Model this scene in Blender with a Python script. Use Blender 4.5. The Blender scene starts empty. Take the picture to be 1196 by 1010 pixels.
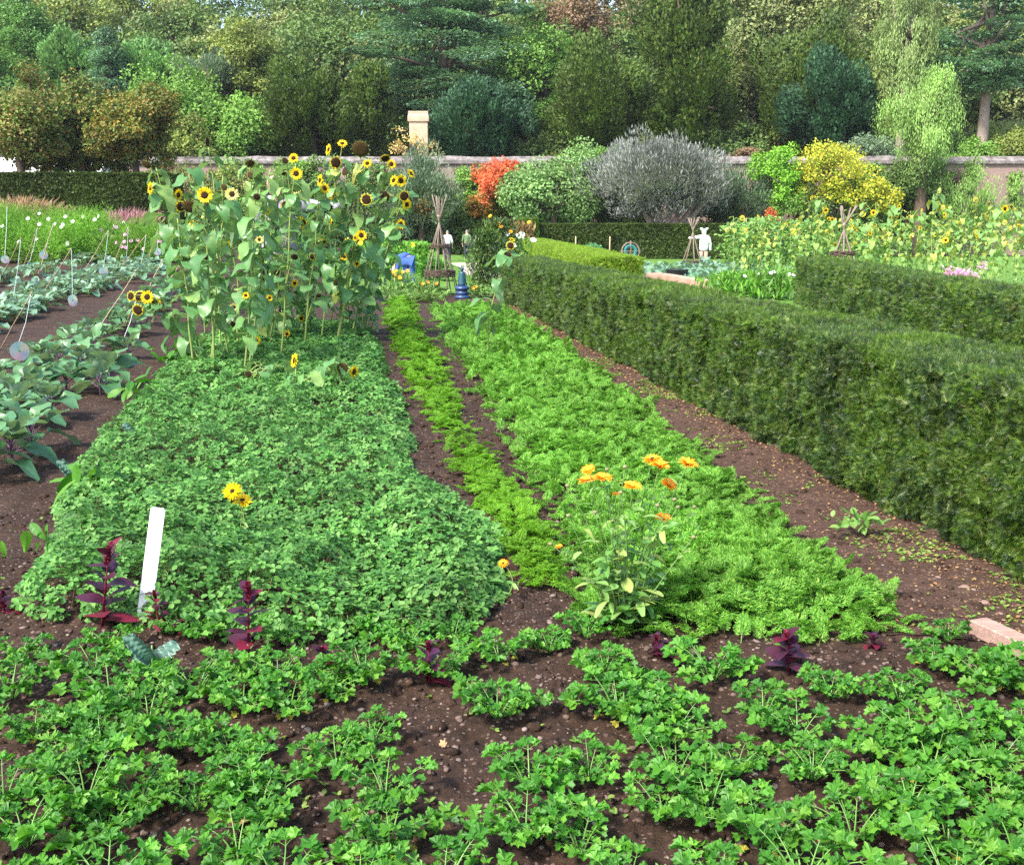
import bpy, math, random
import numpy as np
from mathutils import Vector

sc = bpy.context.scene
COL = sc.collection
rad = math.radians
PI = math.pi

# ------------------------------------------------------------------ camera numbers
W0, H0, FPX, CAMH, HOR = 1196, 1010, 1282.0, 1.9, 265.0
PITCH = math.atan((H0 / 2 - HOR) / FPX)
CP, SP = math.cos(PITCH), math.sin(PITCH)

def ray(px, py):
    u, v = (px - W0 / 2) / FPX, (H0 / 2 - py) / FPX
    return np.array([u, CP + v * SP, -SP + v * CP])

def sstep(a, b, x):
    t = np.clip((x - a) / (b - a), 0, 1); return t * t * (3 - 2 * t)
def terr(x, y):                             # broad lie of the land: rising gently at left, a wooded bank behind the wall
    return .30 * np.clip(y - 82, 0, 60) + .75 * sstep(14, 36, y) * sstep(-4.2, -8.5, x) * (1 - sstep(60, 80, y))
def G(px, py, z=None):                      # point of the ground (or of height z) seen at that spot
    d = ray(px, py); h = 0.0 if z is None else z
    for _ in range(1 if z is not None else 40):
        t = (h - CAMH) / d[2]
        if z is None: h = .5 * h + .5 * float(terr(d[0] * t, min(d[1] * t, 70)))
    return np.array([d[0] * t, d[1] * t, h])

def D(px, py, Y):                           # point at distance Y seen at that spot
    d = ray(px, py); t = Y / d[1]
    return np.array([d[0] * t, Y, CAMH + d[2] * t])

# ------------------------------------------------------------------ numeric helpers
def hash2(ix, iy, seed):
    h = (ix.astype(np.int64) * 374761393 + iy.astype(np.int64) * 668265263 + seed * 1442695041) & 0xFFFFFFFF
    h = ((h ^ (h >> 13)) * 1274126177) & 0xFFFFFFFF
    h = h ^ (h >> 16)
    return (h & 0xFFFF) / 65535.0

def noise(x, y, seed=0):                    # smooth value noise, -1 .. 1
    x = np.asarray(x, float); y = np.asarray(y, float)
    ix, iy = np.floor(x), np.floor(y)
    fx, fy = x - ix, y - iy
    fx = fx * fx * (3 - 2 * fx); fy = fy * fy * (3 - 2 * fy)
    a = hash2(ix, iy, seed); b = hash2(ix + 1, iy, seed)
    c = hash2(ix, iy + 1, seed); d = hash2(ix + 1, iy + 1, seed)
    return 2 * ((a * (1 - fx) + b * fx) * (1 - fy) + (c * (1 - fx) + d * fx) * fy) - 1

def nrm(v):
    v = np.asarray(v, float)
    return v / np.maximum(np.linalg.norm(v, axis=-1, keepdims=True), 1e-9)

def basis(y, z):                            # local y runs along y, local z lies near z
    y = nrm(y); x = nrm(np.cross(y, z)); z = np.cross(x, y)
    return np.stack([x, y, z], axis=-1)

def rep(V, F):
    L, T = [], []
    for f in F:
        L.extend(f); T.append(len(f))
    return np.array(V, float), np.array(L, np.int64), np.array(T, np.int64)

def inst(r, P, R):
    V, L, T = r
    k, n = len(P), len(V)
    V2 = (np.einsum('kij,nj->kni', R, V) + np.asarray(P)[:, None, :]).reshape(-1, 3)
    L2 = (L[None, :] + (np.arange(k) * n)[:, None]).ravel()
    return V2, L2, np.tile(T, k)

def join(*rs):
    V, L, T, n = [], [], [], 0
    for r in rs:
        V.append(r[0]); L.append(r[1] + n); T.append(r[2]); n += len(r[0])
    return np.concatenate(V), np.concatenate(L), np.concatenate(T)

def moved(r, p=(0, 0, 0), R=None, s=1.0):
    V = r[0] * s
    if R is not None: V = V @ np.asarray(R).T
    return V + np.asarray(p, float), r[1], r[2]

def rotz(a):
    c, s = math.cos(a), math.sin(a)
    return np.array([[c, -s, 0], [s, c, 0], [0, 0, 1.0]])

def tube(pts, radii, n=6, cap=True):
    P = np.asarray(pts, float); k = len(P)
    radii = np.broadcast_to(np.asarray(radii, float), (k,))
    t = np.gradient(P, axis=0) if k > 2 else np.repeat(P[1:] - P[:-1], 2, axis=0)
    t = nrm(t)
    ref = np.array([0.31, 0.2, 0.93]) if abs(t[0][2]) < .9 else np.array([0.95, 0.3, 0.1])
    V, F = [], []
    x = nrm(np.cross(t[0], ref))
    for i in range(k):
        x = nrm(x - t[i] * np.dot(x, t[i])); y = np.cross(t[i], x)
        for j in range(n):
            a = 2 * PI * j / n
            V.append(P[i] + radii[i] * (x * math.cos(a) + y * math.sin(a)))
    for i in range(k - 1):
        for j in range(n):
            a, b = i * n + j, i * n + (j + 1) % n
            F.append((a, b, b + n, a + n))
    if cap:
        F.append(tuple(range(n - 1, -1, -1))); F.append(tuple((k - 1) * n + j for j in range(n)))
    return rep(V, F)

def lathe(prof, n=20):                      # prof: (radius, z)
    V, F = [], []
    for r, z in prof:
        for j in range(n):
            a = 2 * PI * j / n
            V.append((r * math.cos(a), r * math.sin(a), z))
    for i in range(len(prof) - 1):
        for j in range(n):
            a, b = i * n + j, i * n + (j + 1) % n
            F.append((a, b, b + n, a + n))
    F.append(tuple(range(n - 1, -1, -1))); F.append(tuple((len(prof) - 1) * n + j for j in range(n)))
    return rep(V, F)

def box(x0, x1, y0, y1, z0, z1):
    V = [(x, y, z) for z in (z0, z1) for y in (y0, y1) for x in (x0, x1)]
    return rep(V, [(0, 2, 3, 1), (4, 5, 7, 6), (0, 1, 5, 4), (2, 6, 7, 3), (0, 4, 6, 2), (1, 3, 7, 5)])

class Geo:
    def __init__(s): s.V, s.L, s.T, s.M, s.n = [], [], [], [], 0
    def add(s, r, m=0):
        V, L, T = r
        s.V.append(V); s.L.append(L + s.n); s.T.append(T); s.M.append(np.full(len(T), m, np.int32)); s.n += len(V)
        return s
    def mesh(s, name, mats, smooth=False):
        V = np.concatenate(s.V); L = np.concatenate(s.L); T = np.concatenate(s.T); M = np.concatenate(s.M)
        me = bpy.data.meshes.new(name)
        me.vertices.add(len(V)); me.vertices.foreach_set('co', V.astype(np.float32).ravel())
        me.loops.add(len(L)); me.loops.foreach_set('vertex_index', L.astype(np.int32))
        me.polygons.add(len(T))
        me.polygons.foreach_set('loop_start', np.concatenate([[0], np.cumsum(T)[:-1]]).astype(np.int32))
        me.polygons.foreach_set('material_index', M)
        me.polygons.foreach_set('use_smooth', np.full(len(T), smooth, bool))
        for m in (mats if isinstance(mats, (list, tuple)) else [mats]): me.materials.append(m)
        me.update(calc_edges=True)
        return me
    def build(s, name, mats, parent=None, smooth=False):
        o = bpy.data.objects.new(name, s.mesh(name, mats, smooth)); COL.objects.link(o)
        if parent is not None: o.parent = parent
        return o

def obj(name, r, mats, parent=None, smooth=False):
    return Geo().add(r).build(name, mats, parent, smooth)

def tag(o, label=None, cat=None, group=None, kind=None):
    if label: o['label'] = label
    if cat: o['category'] = cat
    if group: o['group'] = group
    if kind: o['kind'] = kind
    return o

def thing(name, label, cat, loc=(0, 0, 0), rz=0, group=None):
    o = bpy.data.objects.new(name, None); COL.objects.link(o)
    o.location = loc; o.rotation_euler = (0, 0, rz); o.empty_display_size = .1
    return tag(o, label, cat, group)

CHILD = {}
def copy_thing(src, loc, rz=0.0, s=1.0, label=None, group=None):
    if src not in CHILD: CHILD[src] = [(c, list(c.children)) for c in src.children]
    r = src.copy(); COL.objects.link(r)
    r.location = loc; r.rotation_euler = (0, 0, rz); r.scale = (s, s, s)
    if label: r['label'] = label
    if group: r['group'] = group
    for c, gs in CHILD[src]:
        c2 = c.copy(); COL.objects.link(c2); c2.parent = r
        for g in gs:
            g2 = g.copy(); COL.objects.link(g2); g2.parent = c2
    return r

# ------------------------------------------------------------------ materials
def newmat(name):
    m = bpy.data.materials.new(name); m.use_nodes = True
    nt = m.node_tree; nt.nodes.clear()
    return m, nt, nt.nodes, nt.links

def ramp_node(N, cols, interp='LINEAR'):
    r = N.new('ShaderNodeValToRGB'); e = r.color_ramp.elements
    r.color_ramp.interpolation = interp
    k = len(cols)
    pos = [c[1] if isinstance(c[0], (tuple, list)) else i / max(1, k - 1) for i, c in enumerate(cols)]
    cc = [c[0] if isinstance(c[0], (tuple, list)) else c for c in cols]
    while len(e) < k: e.new(0.5)
    for i in range(k):
        e[i].position = pos[i]; e[i].color = (*cc[i], 1)
    return r

def leafmat(name, cols, trans=.32, rough=.5, spec=.35, nscale=1.2, nval=.25, objval=.12, tcol=1.3, under=None):
    m, nt, N, K = newmat(name)
    geo = N.new('ShaderNodeNewGeometry')
    r = ramp_node(N, cols); K.new(geo.outputs['Random Per Island'], r.inputs['Fac'])
    tc = N.new('ShaderNodeTexCoord'); nz = N.new('ShaderNodeTexNoise')
    nz.inputs['Scale'].default_value = nscale; nz.inputs['Detail'].default_value = 3
    K.new(tc.outputs['Object'], nz.inputs['Vector'])
    mr = N.new('ShaderNodeMapRange'); mr.inputs[1].default_value = .3; mr.inputs[2].default_value = .7
    mr.inputs[3].default_value = 1 - nval; mr.inputs[4].default_value = 1 + nval
    K.new(nz.outputs['Fac'], mr.inputs[0])
    oi = N.new('ShaderNodeObjectInfo'); mo = N.new('ShaderNodeMapRange')
    mo.inputs[3].default_value = 1 - objval; mo.inputs[4].default_value = 1 + objval
    K.new(oi.outputs['Random'], mo.inputs[0])
    mu = N.new('ShaderNodeMath'); mu.operation = 'MULTIPLY'
    K.new(mr.outputs[0], mu.inputs[0]); K.new(mo.outputs[0], mu.inputs[1])
    hs = N.new('ShaderNodeHueSaturation'); K.new(r.outputs['Color'], hs.inputs['Color']); K.new(mu.outputs[0], hs.inputs['Value'])
    col = hs.outputs['Color']
    if under:
        mxu = N.new('ShaderNodeMixRGB'); K.new(geo.outputs['Backfacing'], mxu.inputs['Fac']); K.new(col, mxu.inputs[1])
        mxu.inputs[2].default_value = (*under, 1); col = mxu.outputs[0]
    b = N.new('ShaderNodeBsdfPrincipled'); K.new(col, b.inputs['Base Color'])
    b.inputs['Roughness'].default_value = rough; b.inputs['Specular IOR Level'].default_value = spec
    out = N.new('ShaderNodeOutputMaterial')
    if trans > 0:
        t = N.new('ShaderNodeBsdfTranslucent')
        g = N.new('ShaderNodeMixRGB'); g.blend_type = 'MULTIPLY'; g.inputs['Fac'].default_value = 1
        K.new(col, g.inputs[1]); g.inputs[2].default_value = (tcol * 1.1, tcol * 1.15, tcol * .55, 1)
        K.new(g.outputs[0], t.inputs['Color'])
        mx = N.new('ShaderNodeMixShader'); mx.inputs[0].default_value = trans
        K.new(b.outputs[0], mx.inputs[1]); K.new(t.outputs[0], mx.inputs[2]); K.new(mx.outputs[0], out.inputs[0])
    else:
        K.new(b.outputs[0], out.inputs[0])
    return m

def solid(name, cols, rough=.6, spec=.3, scale=8.0, bump=0.0, bscale=40.0, metal=0.0, stretch=(1, 1, 1), detail=5):
    m, nt, N, K = newmat(name)
    tc = N.new('ShaderNodeTexCoord'); mp = N.new('ShaderNodeMapping'); mp.inputs['Scale'].default_value = stretch
    K.new(tc.outputs['Object'], mp.inputs['Vector'])
    nz = N.new('ShaderNodeTexNoise'); nz.inputs['Scale'].default_value = scale; nz.inputs['Detail'].default_value = detail
    nz.inputs['Roughness'].default_value = .6
    K.new(mp.outputs[0], nz.inputs['Vector'])
    mr = N.new('ShaderNodeMapRange'); mr.inputs[1].default_value = .28; mr.inputs[2].default_value = .72
    K.new(nz.outputs['Fac'], mr.inputs[0])
    r = ramp_node(N, cols); K.new(mr.outputs[0], r.inputs['Fac'])
    b = N.new('ShaderNodeBsdfPrincipled'); K.new(r.outputs['Color'], b.inputs['Base Color'])
    b.inputs['Roughness'].default_value = rough; b.inputs['Specular IOR Level'].default_value = spec; b.inputs['Metallic'].default_value = metal
    if bump:
        n2 = N.new('ShaderNodeTexNoise'); n2.inputs['Scale'].default_value = bscale; n2.inputs['Detail'].default_value = 6
        K.new(mp.outputs[0], n2.inputs['Vector'])
        bp = N.new('ShaderNodeBump'); bp.inputs['Strength'].default_value = bump; bp.inputs['Distance'].default_value = .02
        K.new(n2.outputs['Fac'], bp.inputs['Height']); K.new(bp.outputs[0], b.inputs['Normal'])
    out = N.new('ShaderNodeOutputMaterial'); K.new(b.outputs[0], out.inputs[0])
    return m

def soilmat(name, dark, mid, light, chips):
    m, nt, N, K = newmat(name)
    tc = N.new('ShaderNodeTexCoord')
    def nz(s, d=6):
        n = N.new('ShaderNodeTexNoise'); n.inputs['Scale'].default_value = s; n.inputs['Detail'].default_value = d
        n.inputs['Roughness'].default_value = .65; K.new(tc.outputs['Object'], n.inputs['Vector']); return n
    a, b_, c = nz(2.2), nz(24), nz(95, 3)
    r = ramp_node(N, [(dark, .3), (mid, .52), (light, .74)]); 
    mix = N.new('ShaderNodeMath'); mix.operation = 'MULTIPLY_ADD'; K.new(b_.outputs['Fac'], mix.inputs[0]); mix.inputs[1].default_value = .6
    m2 = N.new('ShaderNodeMath'); m2.operation = 'MULTIPLY'; K.new(a.outputs['Fac'], m2.inputs[0]); m2.inputs[1].default_value = .4
    K.new(m2.outputs[0], mix.inputs[2]); K.new(mix.outputs[0], r.inputs['Fac'])
    v = N.new('ShaderNodeTexVoronoi'); v.inputs['Scale'].default_value = 55; K.new(tc.outputs['Object'], v.inputs['Vector'])
    sep = N.new('ShaderNodeSeparateColor'); K.new(v.outputs['Color'], sep.inputs[0])
    g1 = N.new('ShaderNodeMath'); g1.operation = 'GREATER_THAN'; K.new(sep.outputs[0], g1.inputs[0]); g1.inputs[1].default_value = .80
    l1 = N.new('ShaderNodeMath'); l1.operation = 'LESS_THAN'; K.new(v.outputs['Distance'], l1.inputs[0]); l1.inputs[1].default_value = .38
    gm = N.new('ShaderNodeMath'); gm.operation = 'MULTIPLY'; K.new(g1.outputs[0], gm.inputs[0]); K.new(l1.outputs[0], gm.inputs[1])
    gk = N.new('ShaderNodeMath'); gk.operation = 'MULTIPLY'; K.new(gm.outputs[0], gk.inputs[0]); gk.inputs[1].default_value = .75
    rc = ramp_node(N, chips, 'CONSTANT'); K.new(sep.outputs[1], rc.inputs['Fac'])
    mx = N.new('ShaderNodeMixRGB'); K.new(gk.outputs[0], mx.inputs['Fac']); K.new(r.outputs['Color'], mx.inputs[1]); K.new(rc.outputs['Color'], mx.inputs[2])
    b = N.new('ShaderNodeBsdfPrincipled'); K.new(mx.outputs[0], b.inputs['Base Color'])
    b.inputs['Roughness'].default_value = .85; b.inputs['Specular IOR Level'].default_value = .2
    ad = N.new('ShaderNodeMath'); ad.operation = 'MULTIPLY_ADD'; K.new(c.outputs['Fac'], ad.inputs[0]); ad.inputs[1].default_value = .35; K.new(b_.outputs['Fac'], ad.inputs[2])
    bp = N.new('ShaderNodeBump'); bp.inputs['Strength'].default_value = .9; bp.inputs['Distance'].default_value = .03
    K.new(ad.outputs[0], bp.inputs['Height']); K.new(bp.outputs[0], b.inputs['Normal'])
    out = N.new('ShaderNodeOutputMaterial'); K.new(b.outputs[0], out.inputs[0])
    return m

def brickmat(name):
    m, nt, N, K = newmat(name)
    tc = N.new('ShaderNodeTexCoord'); mp = N.new('ShaderNodeMapping'); mp.inputs['Rotation'].default_value = (rad(90), 0, 0)
    K.new(tc.outputs['Object'], mp.inputs['Vector'])
    br = N.new('ShaderNodeTexBrick'); br.inputs['Scale'].default_value = 1
    br.inputs['Brick Width'].default_value = .24; br.inputs['Row Height'].default_value = .08; br.inputs['Mortar Size'].default_value = .012
    br.inputs['Color1'].default_value = (.27, .15, .125, 1); br.inputs['Color2'].default_value = (.21, .115, .095, 1); br.inputs['Mortar'].default_value = (.30, .26, .235, 1)
    K.new(mp.outputs[0], br.inputs['Vector'])
    nz = N.new('ShaderNodeTexNoise'); nz.inputs['Scale'].default_value = .5; nz.inputs['Detail'].default_value = 6; K.new(tc.outputs['Object'], nz.inputs['Vector'])
    r = ramp_node(N, [((0, 0, 0), .42), ((1, 1, 1), .62)]); K.new(nz.outputs['Fac'], r.inputs['Fac'])
    mx = N.new('ShaderNodeMixRGB'); K.new(r.outputs['Color'], mx.inputs['Fac']); K.new(br.outputs['Color'], mx.inputs[1]); mx.inputs[2].default_value = (.25, .185, .165, 1)
    b = N.new('ShaderNodeBsdfPrincipled'); b.inputs['Roughness'].default_value = .85; K.new(mx.outputs[0], b.inputs['Base Color'])
    out = N.new('ShaderNodeOutputMaterial'); K.new(b.outputs[0], out.inputs[0])
    return m

M = {}
M['soil'] = soilmat('soil', (.018, .010, .0065), (.043, .024, .0155), (.095, .058, .038), [((.20, .14, .11), 0), ((.13, .10, .09), .4), ((.28, .21, .17), .75), ((.10, .05, .03), .9)])
M['pathsoil'] = soilmat('trodden_soil', (.040, .022, .016), (.075, .043, .031), (.125, .078, .058), [((.24, .16, .11), 0), ((.20, .11, .06), .4), ((.30, .22, .17), .75), ((.12, .06, .03), .9)])
M['lawn'] = solid('lawn_grass', [(.07, .15, .02), (.12, .24, .04)], .8, .2, 3, .6, 60)
M['gravel'] = solid('pale_gravel', [(.40, .30, .27), (.55, .45, .42)], .9, .2, 25)
M['under'] = solid('woodland_floor', [(.015, .03, .008), (.04, .055, .015)], .9, .1, 1.5)
M['bark'] = solid('bark', [(.05, .035, .025), (.13, .095, .07)], .9, .2, 6, .6, 20, stretch=(3, 3, .5))
M['palebark'] = solid('pale_bark', [(.22, .17, .14), (.36, .29, .25)], .9, .2, 5, .5, 20, stretch=(3, 3, .5))
M['brick'] = brickmat('old_brick')
M['coping'] = solid('lichened_coping', [(.07, .062, .058), (.17, .15, .145), (.30, .28, .265)], .9, .2, 3, .4, 15)
M['stone'] = solid('pink_stone', [(.30, .18, .135), (.44, .29, .23)], .85, .2, 3, .3, 20)
M['buff'] = solid('cream_buff_stone', [(.40, .29, .20), (.52, .40, .29)], .85, .2, 2.5, .3, 12)
M['stone2'] = solid('path_stone', [(.15, .09, .07), (.26, .18, .15)], .85, .2, 9, .3, 40)
M['pebble'] = leafmat('pebble', [(.05, .03, .024), (.09, .055, .042), (.13, .09, .075), (.22, .17, .145)], 0, .85, .25, 30, .2, 0)
M['cane'] = solid('bamboo_cane', [(.30, .22, .13), (.48, .38, .25)], .6, .3, 12, stretch=(4, 4, 1))
M['twig'] = solid('hazel_twig', [(.13, .10, .075), (.30, .24, .19)], .8, .2, 20, stretch=(4, 4, 1))
M['string'] = solid('pale_string', [(.45, .48, .5), (.6, .62, .64)], .7, .2)
M['white'] = solid('white_paint', [(.72, .72, .70), (.82, .82, .81)], .5, .4, 6)
M['wood'] = solid('weathered_board', [(.26, .16, .13), (.42, .28, .23)], .8, .2, 5, .4, 30, stretch=(1, 8, 8))
M['label'] = solid('white_label', [(.80, .80, .82), (.86, .86, .87)], .35, .5, 3)
# leaves
M['oxalis'] = leafmat('oxalis_leaf', [(.042, .14, .028), (.07, .205, .036), (.105, .265, .05), (.16, .32, .08)], .28, .55, .3, 1.6, .3, 0, under=(.08, .20, .07))
M['oxstalk'] = leafmat('oxalis_stalk', [(.10, .12, .04), (.16, .09, .05)], 0)
M['carrot'] = leafmat('carrot_leaf', [(.06, .19, .020), (.10, .28, .028), (.15, .35, .04), (.25, .42, .07)], .35, .5, .3, .9, .22, 0)
M['feather'] = leafmat('feathery_leaf', [(.08, .22, .012), (.12, .29, .015), (.17, .35, .02)], .35, .55, .25, .9, .2, 0)
M['celery'] = leafmat('celery_leaf', [(.030, .135, .012), (.048, .185, .016), (.08, .25, .022), (.14, .32, .035)], .32, .48, .35, 3, .18, .12)
M['celstalk'] = leafmat('celery_stalk', [(.11, .26, .045), (.16, .33, .07)], .15, .4, .5)
M['yelleaf'] = leafmat('yellowing_leaf', [(.42, .34, .03), (.45, .40, .06), (.28, .30, .04)], .3)
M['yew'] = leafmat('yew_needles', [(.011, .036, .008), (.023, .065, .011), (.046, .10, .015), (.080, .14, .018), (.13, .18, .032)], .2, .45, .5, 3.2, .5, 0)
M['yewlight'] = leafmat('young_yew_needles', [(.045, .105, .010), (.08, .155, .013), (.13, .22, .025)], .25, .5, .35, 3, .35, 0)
M['sunlityew'] = leafmat('sunlit_yew', [(.12, .22, .015), (.18, .30, .02), (.26, .36, .04)], .3, .5, .3, 3, .25, 0)  # yellower, brighter yew: sunshine on the second hedge put into its colour
M['yewtwig'] = leafmat('yew_twig', [(.07, .045, .025), (.16, .09, .05), (.22, .13, .07)], 0)
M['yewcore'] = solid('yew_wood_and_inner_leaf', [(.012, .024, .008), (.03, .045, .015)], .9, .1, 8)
M['boxhedge'] = leafmat('box_leaf', [(.035, .06, .010), (.055, .09, .014), (.075, .12, .02)], .15, .5, .3, .35, .45, 0)
M['sunleaf'] = leafmat('sunflower_leaf', [((.07, .19, .06), 0), ((.11, .26, .08), .35), ((.19, .34, .10), .72), ((.30, .42, .10), .92), ((.48, .38, .04), 1)], .33, .42, .5, 4, .12, .1, under=(.14, .24, .11))
M['sunstem'] = leafmat('sunflower_stem', [(.17, .25, .06), (.26, .32, .09)], 0, .6)
M['petal'] = leafmat('yellow_petal', [(.80, .54, .006), (.84, .62, .010), (.86, .70, .02)], .35, .5, .3, 5, .08, .06, 1.0)
M['cream'] = leafmat('cream_petal', [(.84, .72, .22), (.86, .78, .38)], .35, .5, .3, 5, .08, .06, 1.0)
M['disc'] = solid('seed_disc', [(.018, .010, .006), (.055, .028, .012)], .9, .15, 40, .8, 120)
M['oldhead'] = solid('ripe_seed_disc', [(.03, .018, .006), (.10, .065, .02)], .9, .15, 40, .8, 120)
M['orange'] = leafmat('orange_petal', [(.85, .30, .008), (.88, .40, .015), (.88, .52, .06)], .3, .5, .3, 30, .1, .1, 1.0)
M['marleaf'] = leafmat('marigold_leaf', [(.08, .21, .04), (.12, .27, .06), (.19, .33, .09), (.30, .36, .10)], .3, .5, .4)
M['marstem'] = leafmat('marigold_stem', [(.10, .20, .05), (.14, .26, .07)], 0, .6)
M['seedhead'] = solid('marigold_seed_head', [(.16, .17, .07), (.24, .21, .11)], .9)
M['brass'] = leafmat('brassica_leaf', [(.055, .155, .06), (.085, .21, .08), (.13, .27, .11)], .22, .4, .5, 4, .14, .15, under=(.16, .25, .17))
M['brass2'] = leafmat('glaucous_leaf', [(.10, .22, .13), (.14, .27, .17), (.20, .33, .22)], .2, .45, .4, 3, .14, .1, under=(.22, .32, .26))
M['purpstalk'] = leafmat('purple_stalk', [(.10, .05, .10), (.15, .09, .12)], 0, .5, .4)
M['kale'] = leafmat('crinkled_kale', [(.07, .16, .11), (.12, .23, .17)], .2, .4, .5, 40, .35, 0)
M['amar'] = leafmat('amaranth_leaf', [(.045, .010, .028), (.075, .012, .032), (.04, .016, .05)], .28, .45, .4, 10, .2, .2)
M['amarred'] = leafmat('amaranth_red', [(.11, .008, .025), (.18, .012, .035)], .2, .5, .3)
M['cosmos'] = leafmat('cosmos_leaf', [(.10, .25, .03), (.15, .32, .04), (.22, .38, .07)], .35, .6, .2, .9, .3, .28)
M['pink'] = leafmat('pink_petal', [(.70, .25, .55), (.75, .38, .65), (.80, .5, .72)], .3)
M['whitep'] = leafmat('white_petal', [(.82, .82, .84), (.88, .88, .88)], .3)
M['dryleaf'] = leafmat('fallen_oak_leaf', [(.42, .24, .11), (.50, .30, .15), (.36, .20, .09)], .15, .7, .2, 25, .2)
M['litter'] = leafmat('leaf_litter', [(.14, .075, .04), (.24, .13, .06), (.32, .20, .10), (.16, .15, .04)], .1, .8, .1, 9, .2, 0)
M['weed'] = leafmat('weed_leaf', [(.10, .20, .03), (.16, .28, .05), (.24, .30, .07)], .3)
M['grassor'] = leafmat('tawny_grass', [(.34, .22, .12), (.42, .30, .18)], .2)
M['grasspk'] = leafmat('pink_grass', [(.42, .20, .22), (.50, .28, .30)], .2)
# things
M['skin'] = solid('skin', [(.52, .32, .24), (.58, .37, .28)], .6)
M['shirtw'] = solid('checked_white_shirt', [(.48, .48, .50), (.74, .74, .76)], .8, .2, 20)
M['shirtg'] = solid('green_pullover', [(.10, .17, .08), (.14, .22, .10)], .9, .1, 20)
M['trouser'] = solid('dark_trousers', [(.030, .032, .045), (.05, .05, .065)], .9, .1, 15)
M['bag'] = solid('dark_bag', [(.03, .035, .045), (.05, .055, .07)], .7)
M['hairg'] = solid('grey_hair', [(.22, .20, .19), (.34, .32, .31)], .8, .2, 60)
M['blue'] = solid('blue_cloth', [(.03, .07, .26), (.06, .12, .36)], .85, .2, 9)
M['shoe'] = solid('dark_shoe', [(.02, .018, .016), (.04, .03, .028)], .6)
M['teal'] = solid('blue_green_glaze', [(.008, .045, .075), (.015, .075, .10)], .4, .5, 6)
M['glazeblue'] = solid('blue_glaze', [(.012, .035, .11), (.025, .06, .16)], .4, .5, 6)
M['hose'] = solid('teal_hose', [(.02, .16, .18), (.04, .22, .23)], .5)
M['black'] = solid('black_plastic', [(.02, .02, .023), (.035, .035, .04)], .5)
M['lilac'] = solid('lilac_grey_shirt', [(.30, .28, .38), (.42, .40, .50)], .85, .2, 10)
M['netting'] = leafmat('green_netting', [(.10, .30, .12), (.16, .38, .18)], .3)
def cdmat():
    m, nt, N, K = newmat('compact_disc')
    b = N.new('ShaderNodeBsdfPrincipled'); b.inputs['Metallic'].default_value = .85; b.inputs['Roughness'].default_value = .22
    tc = N.new('ShaderNodeTexCoord'); mp = N.new('ShaderNodeMapping'); K.new(tc.outputs['Object'], mp.inputs[0])
    gr = N.new('ShaderNodeTexGradient'); gr.gradient_type = 'RADIAL'
    mp.inputs['Rotation'].default_value = (rad(90), 0, 0); K.new(mp.outputs[0], gr.inputs[0])
    r = ramp_node(N, [(.42, .55, .62), (.25, .50, .58), (.55, .58, .48), (.30, .42, .62), (.55, .42, .55), (.42, .55, .62)])
    K.new(gr.outputs['Fac'], r.inputs['Fac']); K.new(r.outputs[0], b.inputs['Base Color'])
    out = N.new('ShaderNodeOutputMaterial'); K.new(b.outputs[0], out.inputs[0]); return m
M['cd'] = cdmat()

# ------------------------------------------------------------------ leaf shapes (x side, y along, z up)
def fan(outline, c, zf):
    V = [(c[0], c[1], zf(*c))] + [(x, y, zf(x, y)) for x, y in outline]
    n = len(outline)
    return rep(V, [(0, 1 + i, 1 + (i + 1) % n) for i in range(n)])
RHOMB = rep([(0, 0, 0), (.34, .5, .10), (0, 1, -.04), (-.34, .5, .10)], [(0, 1, 2), (0, 2, 3)])
OVAL = rep([(0, 0, 0), (.3, .3, .08), (.27, .68, .06), (0, 1, -.06), (-.27, .68, .06), (-.3, .3, .08)], [(0, 1, 2, 3), (0, 3, 4, 5)])
THIN = rep([(0, 0, 0), (.13, .5, .03), (0, 1, -.04), (-.13, .5, .03)], [(0, 1, 2), (0, 2, 3)])
NARROW = rep([(0, 0, 0), (.17, .5, .04), (0, 1, -.06), (-.17, .5, .04)], [(0, 1, 2), (0, 2, 3)])
STRIP = rep([(-.03, 0, 0), (.03, 0, 0), (.02, .6, .03), (-.02, .6, .03), (0, 1, 0)], [(0, 1, 2, 3), (3, 2, 4)])

def trefoil():
    rs = []
    out = [(0, 0), (.26, .28), (.36, .62), (.26, .86), (.08, .84), (0, .74), (-.08, .84), (-.26, .86), (-.36, .62), (-.26, .28)]
    V = [(x, y, .16 * abs(x) * 1.6 - .12 * y * y) for x, y in out]
    F = [(0, 1, 2, 3, 4, 5), (0, 5, 6, 7, 8, 9)]
    allV, allF = [], []
    for k in range(3):
        v = np.array(V) @ rotz(k * 2 * PI / 3).T; b = len(allV)
        allV += [tuple(p) for p in v]; allF += [tuple(i + b for i in f) for f in F]
    # weld the three bases into one vertex so that the whole leaf is one island
    F2 = [tuple(0 if i in (0, 10, 20) else i for i in f) for f in allF]
    keep = sorted({i for f in F2 for i in f}); mp = {k: i for i, k in enumerate(keep)}
    return rep([allV[k] for k in keep], [tuple(mp[i] for i in f) for f in F2])
TREFOIL = trefoil()

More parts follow.
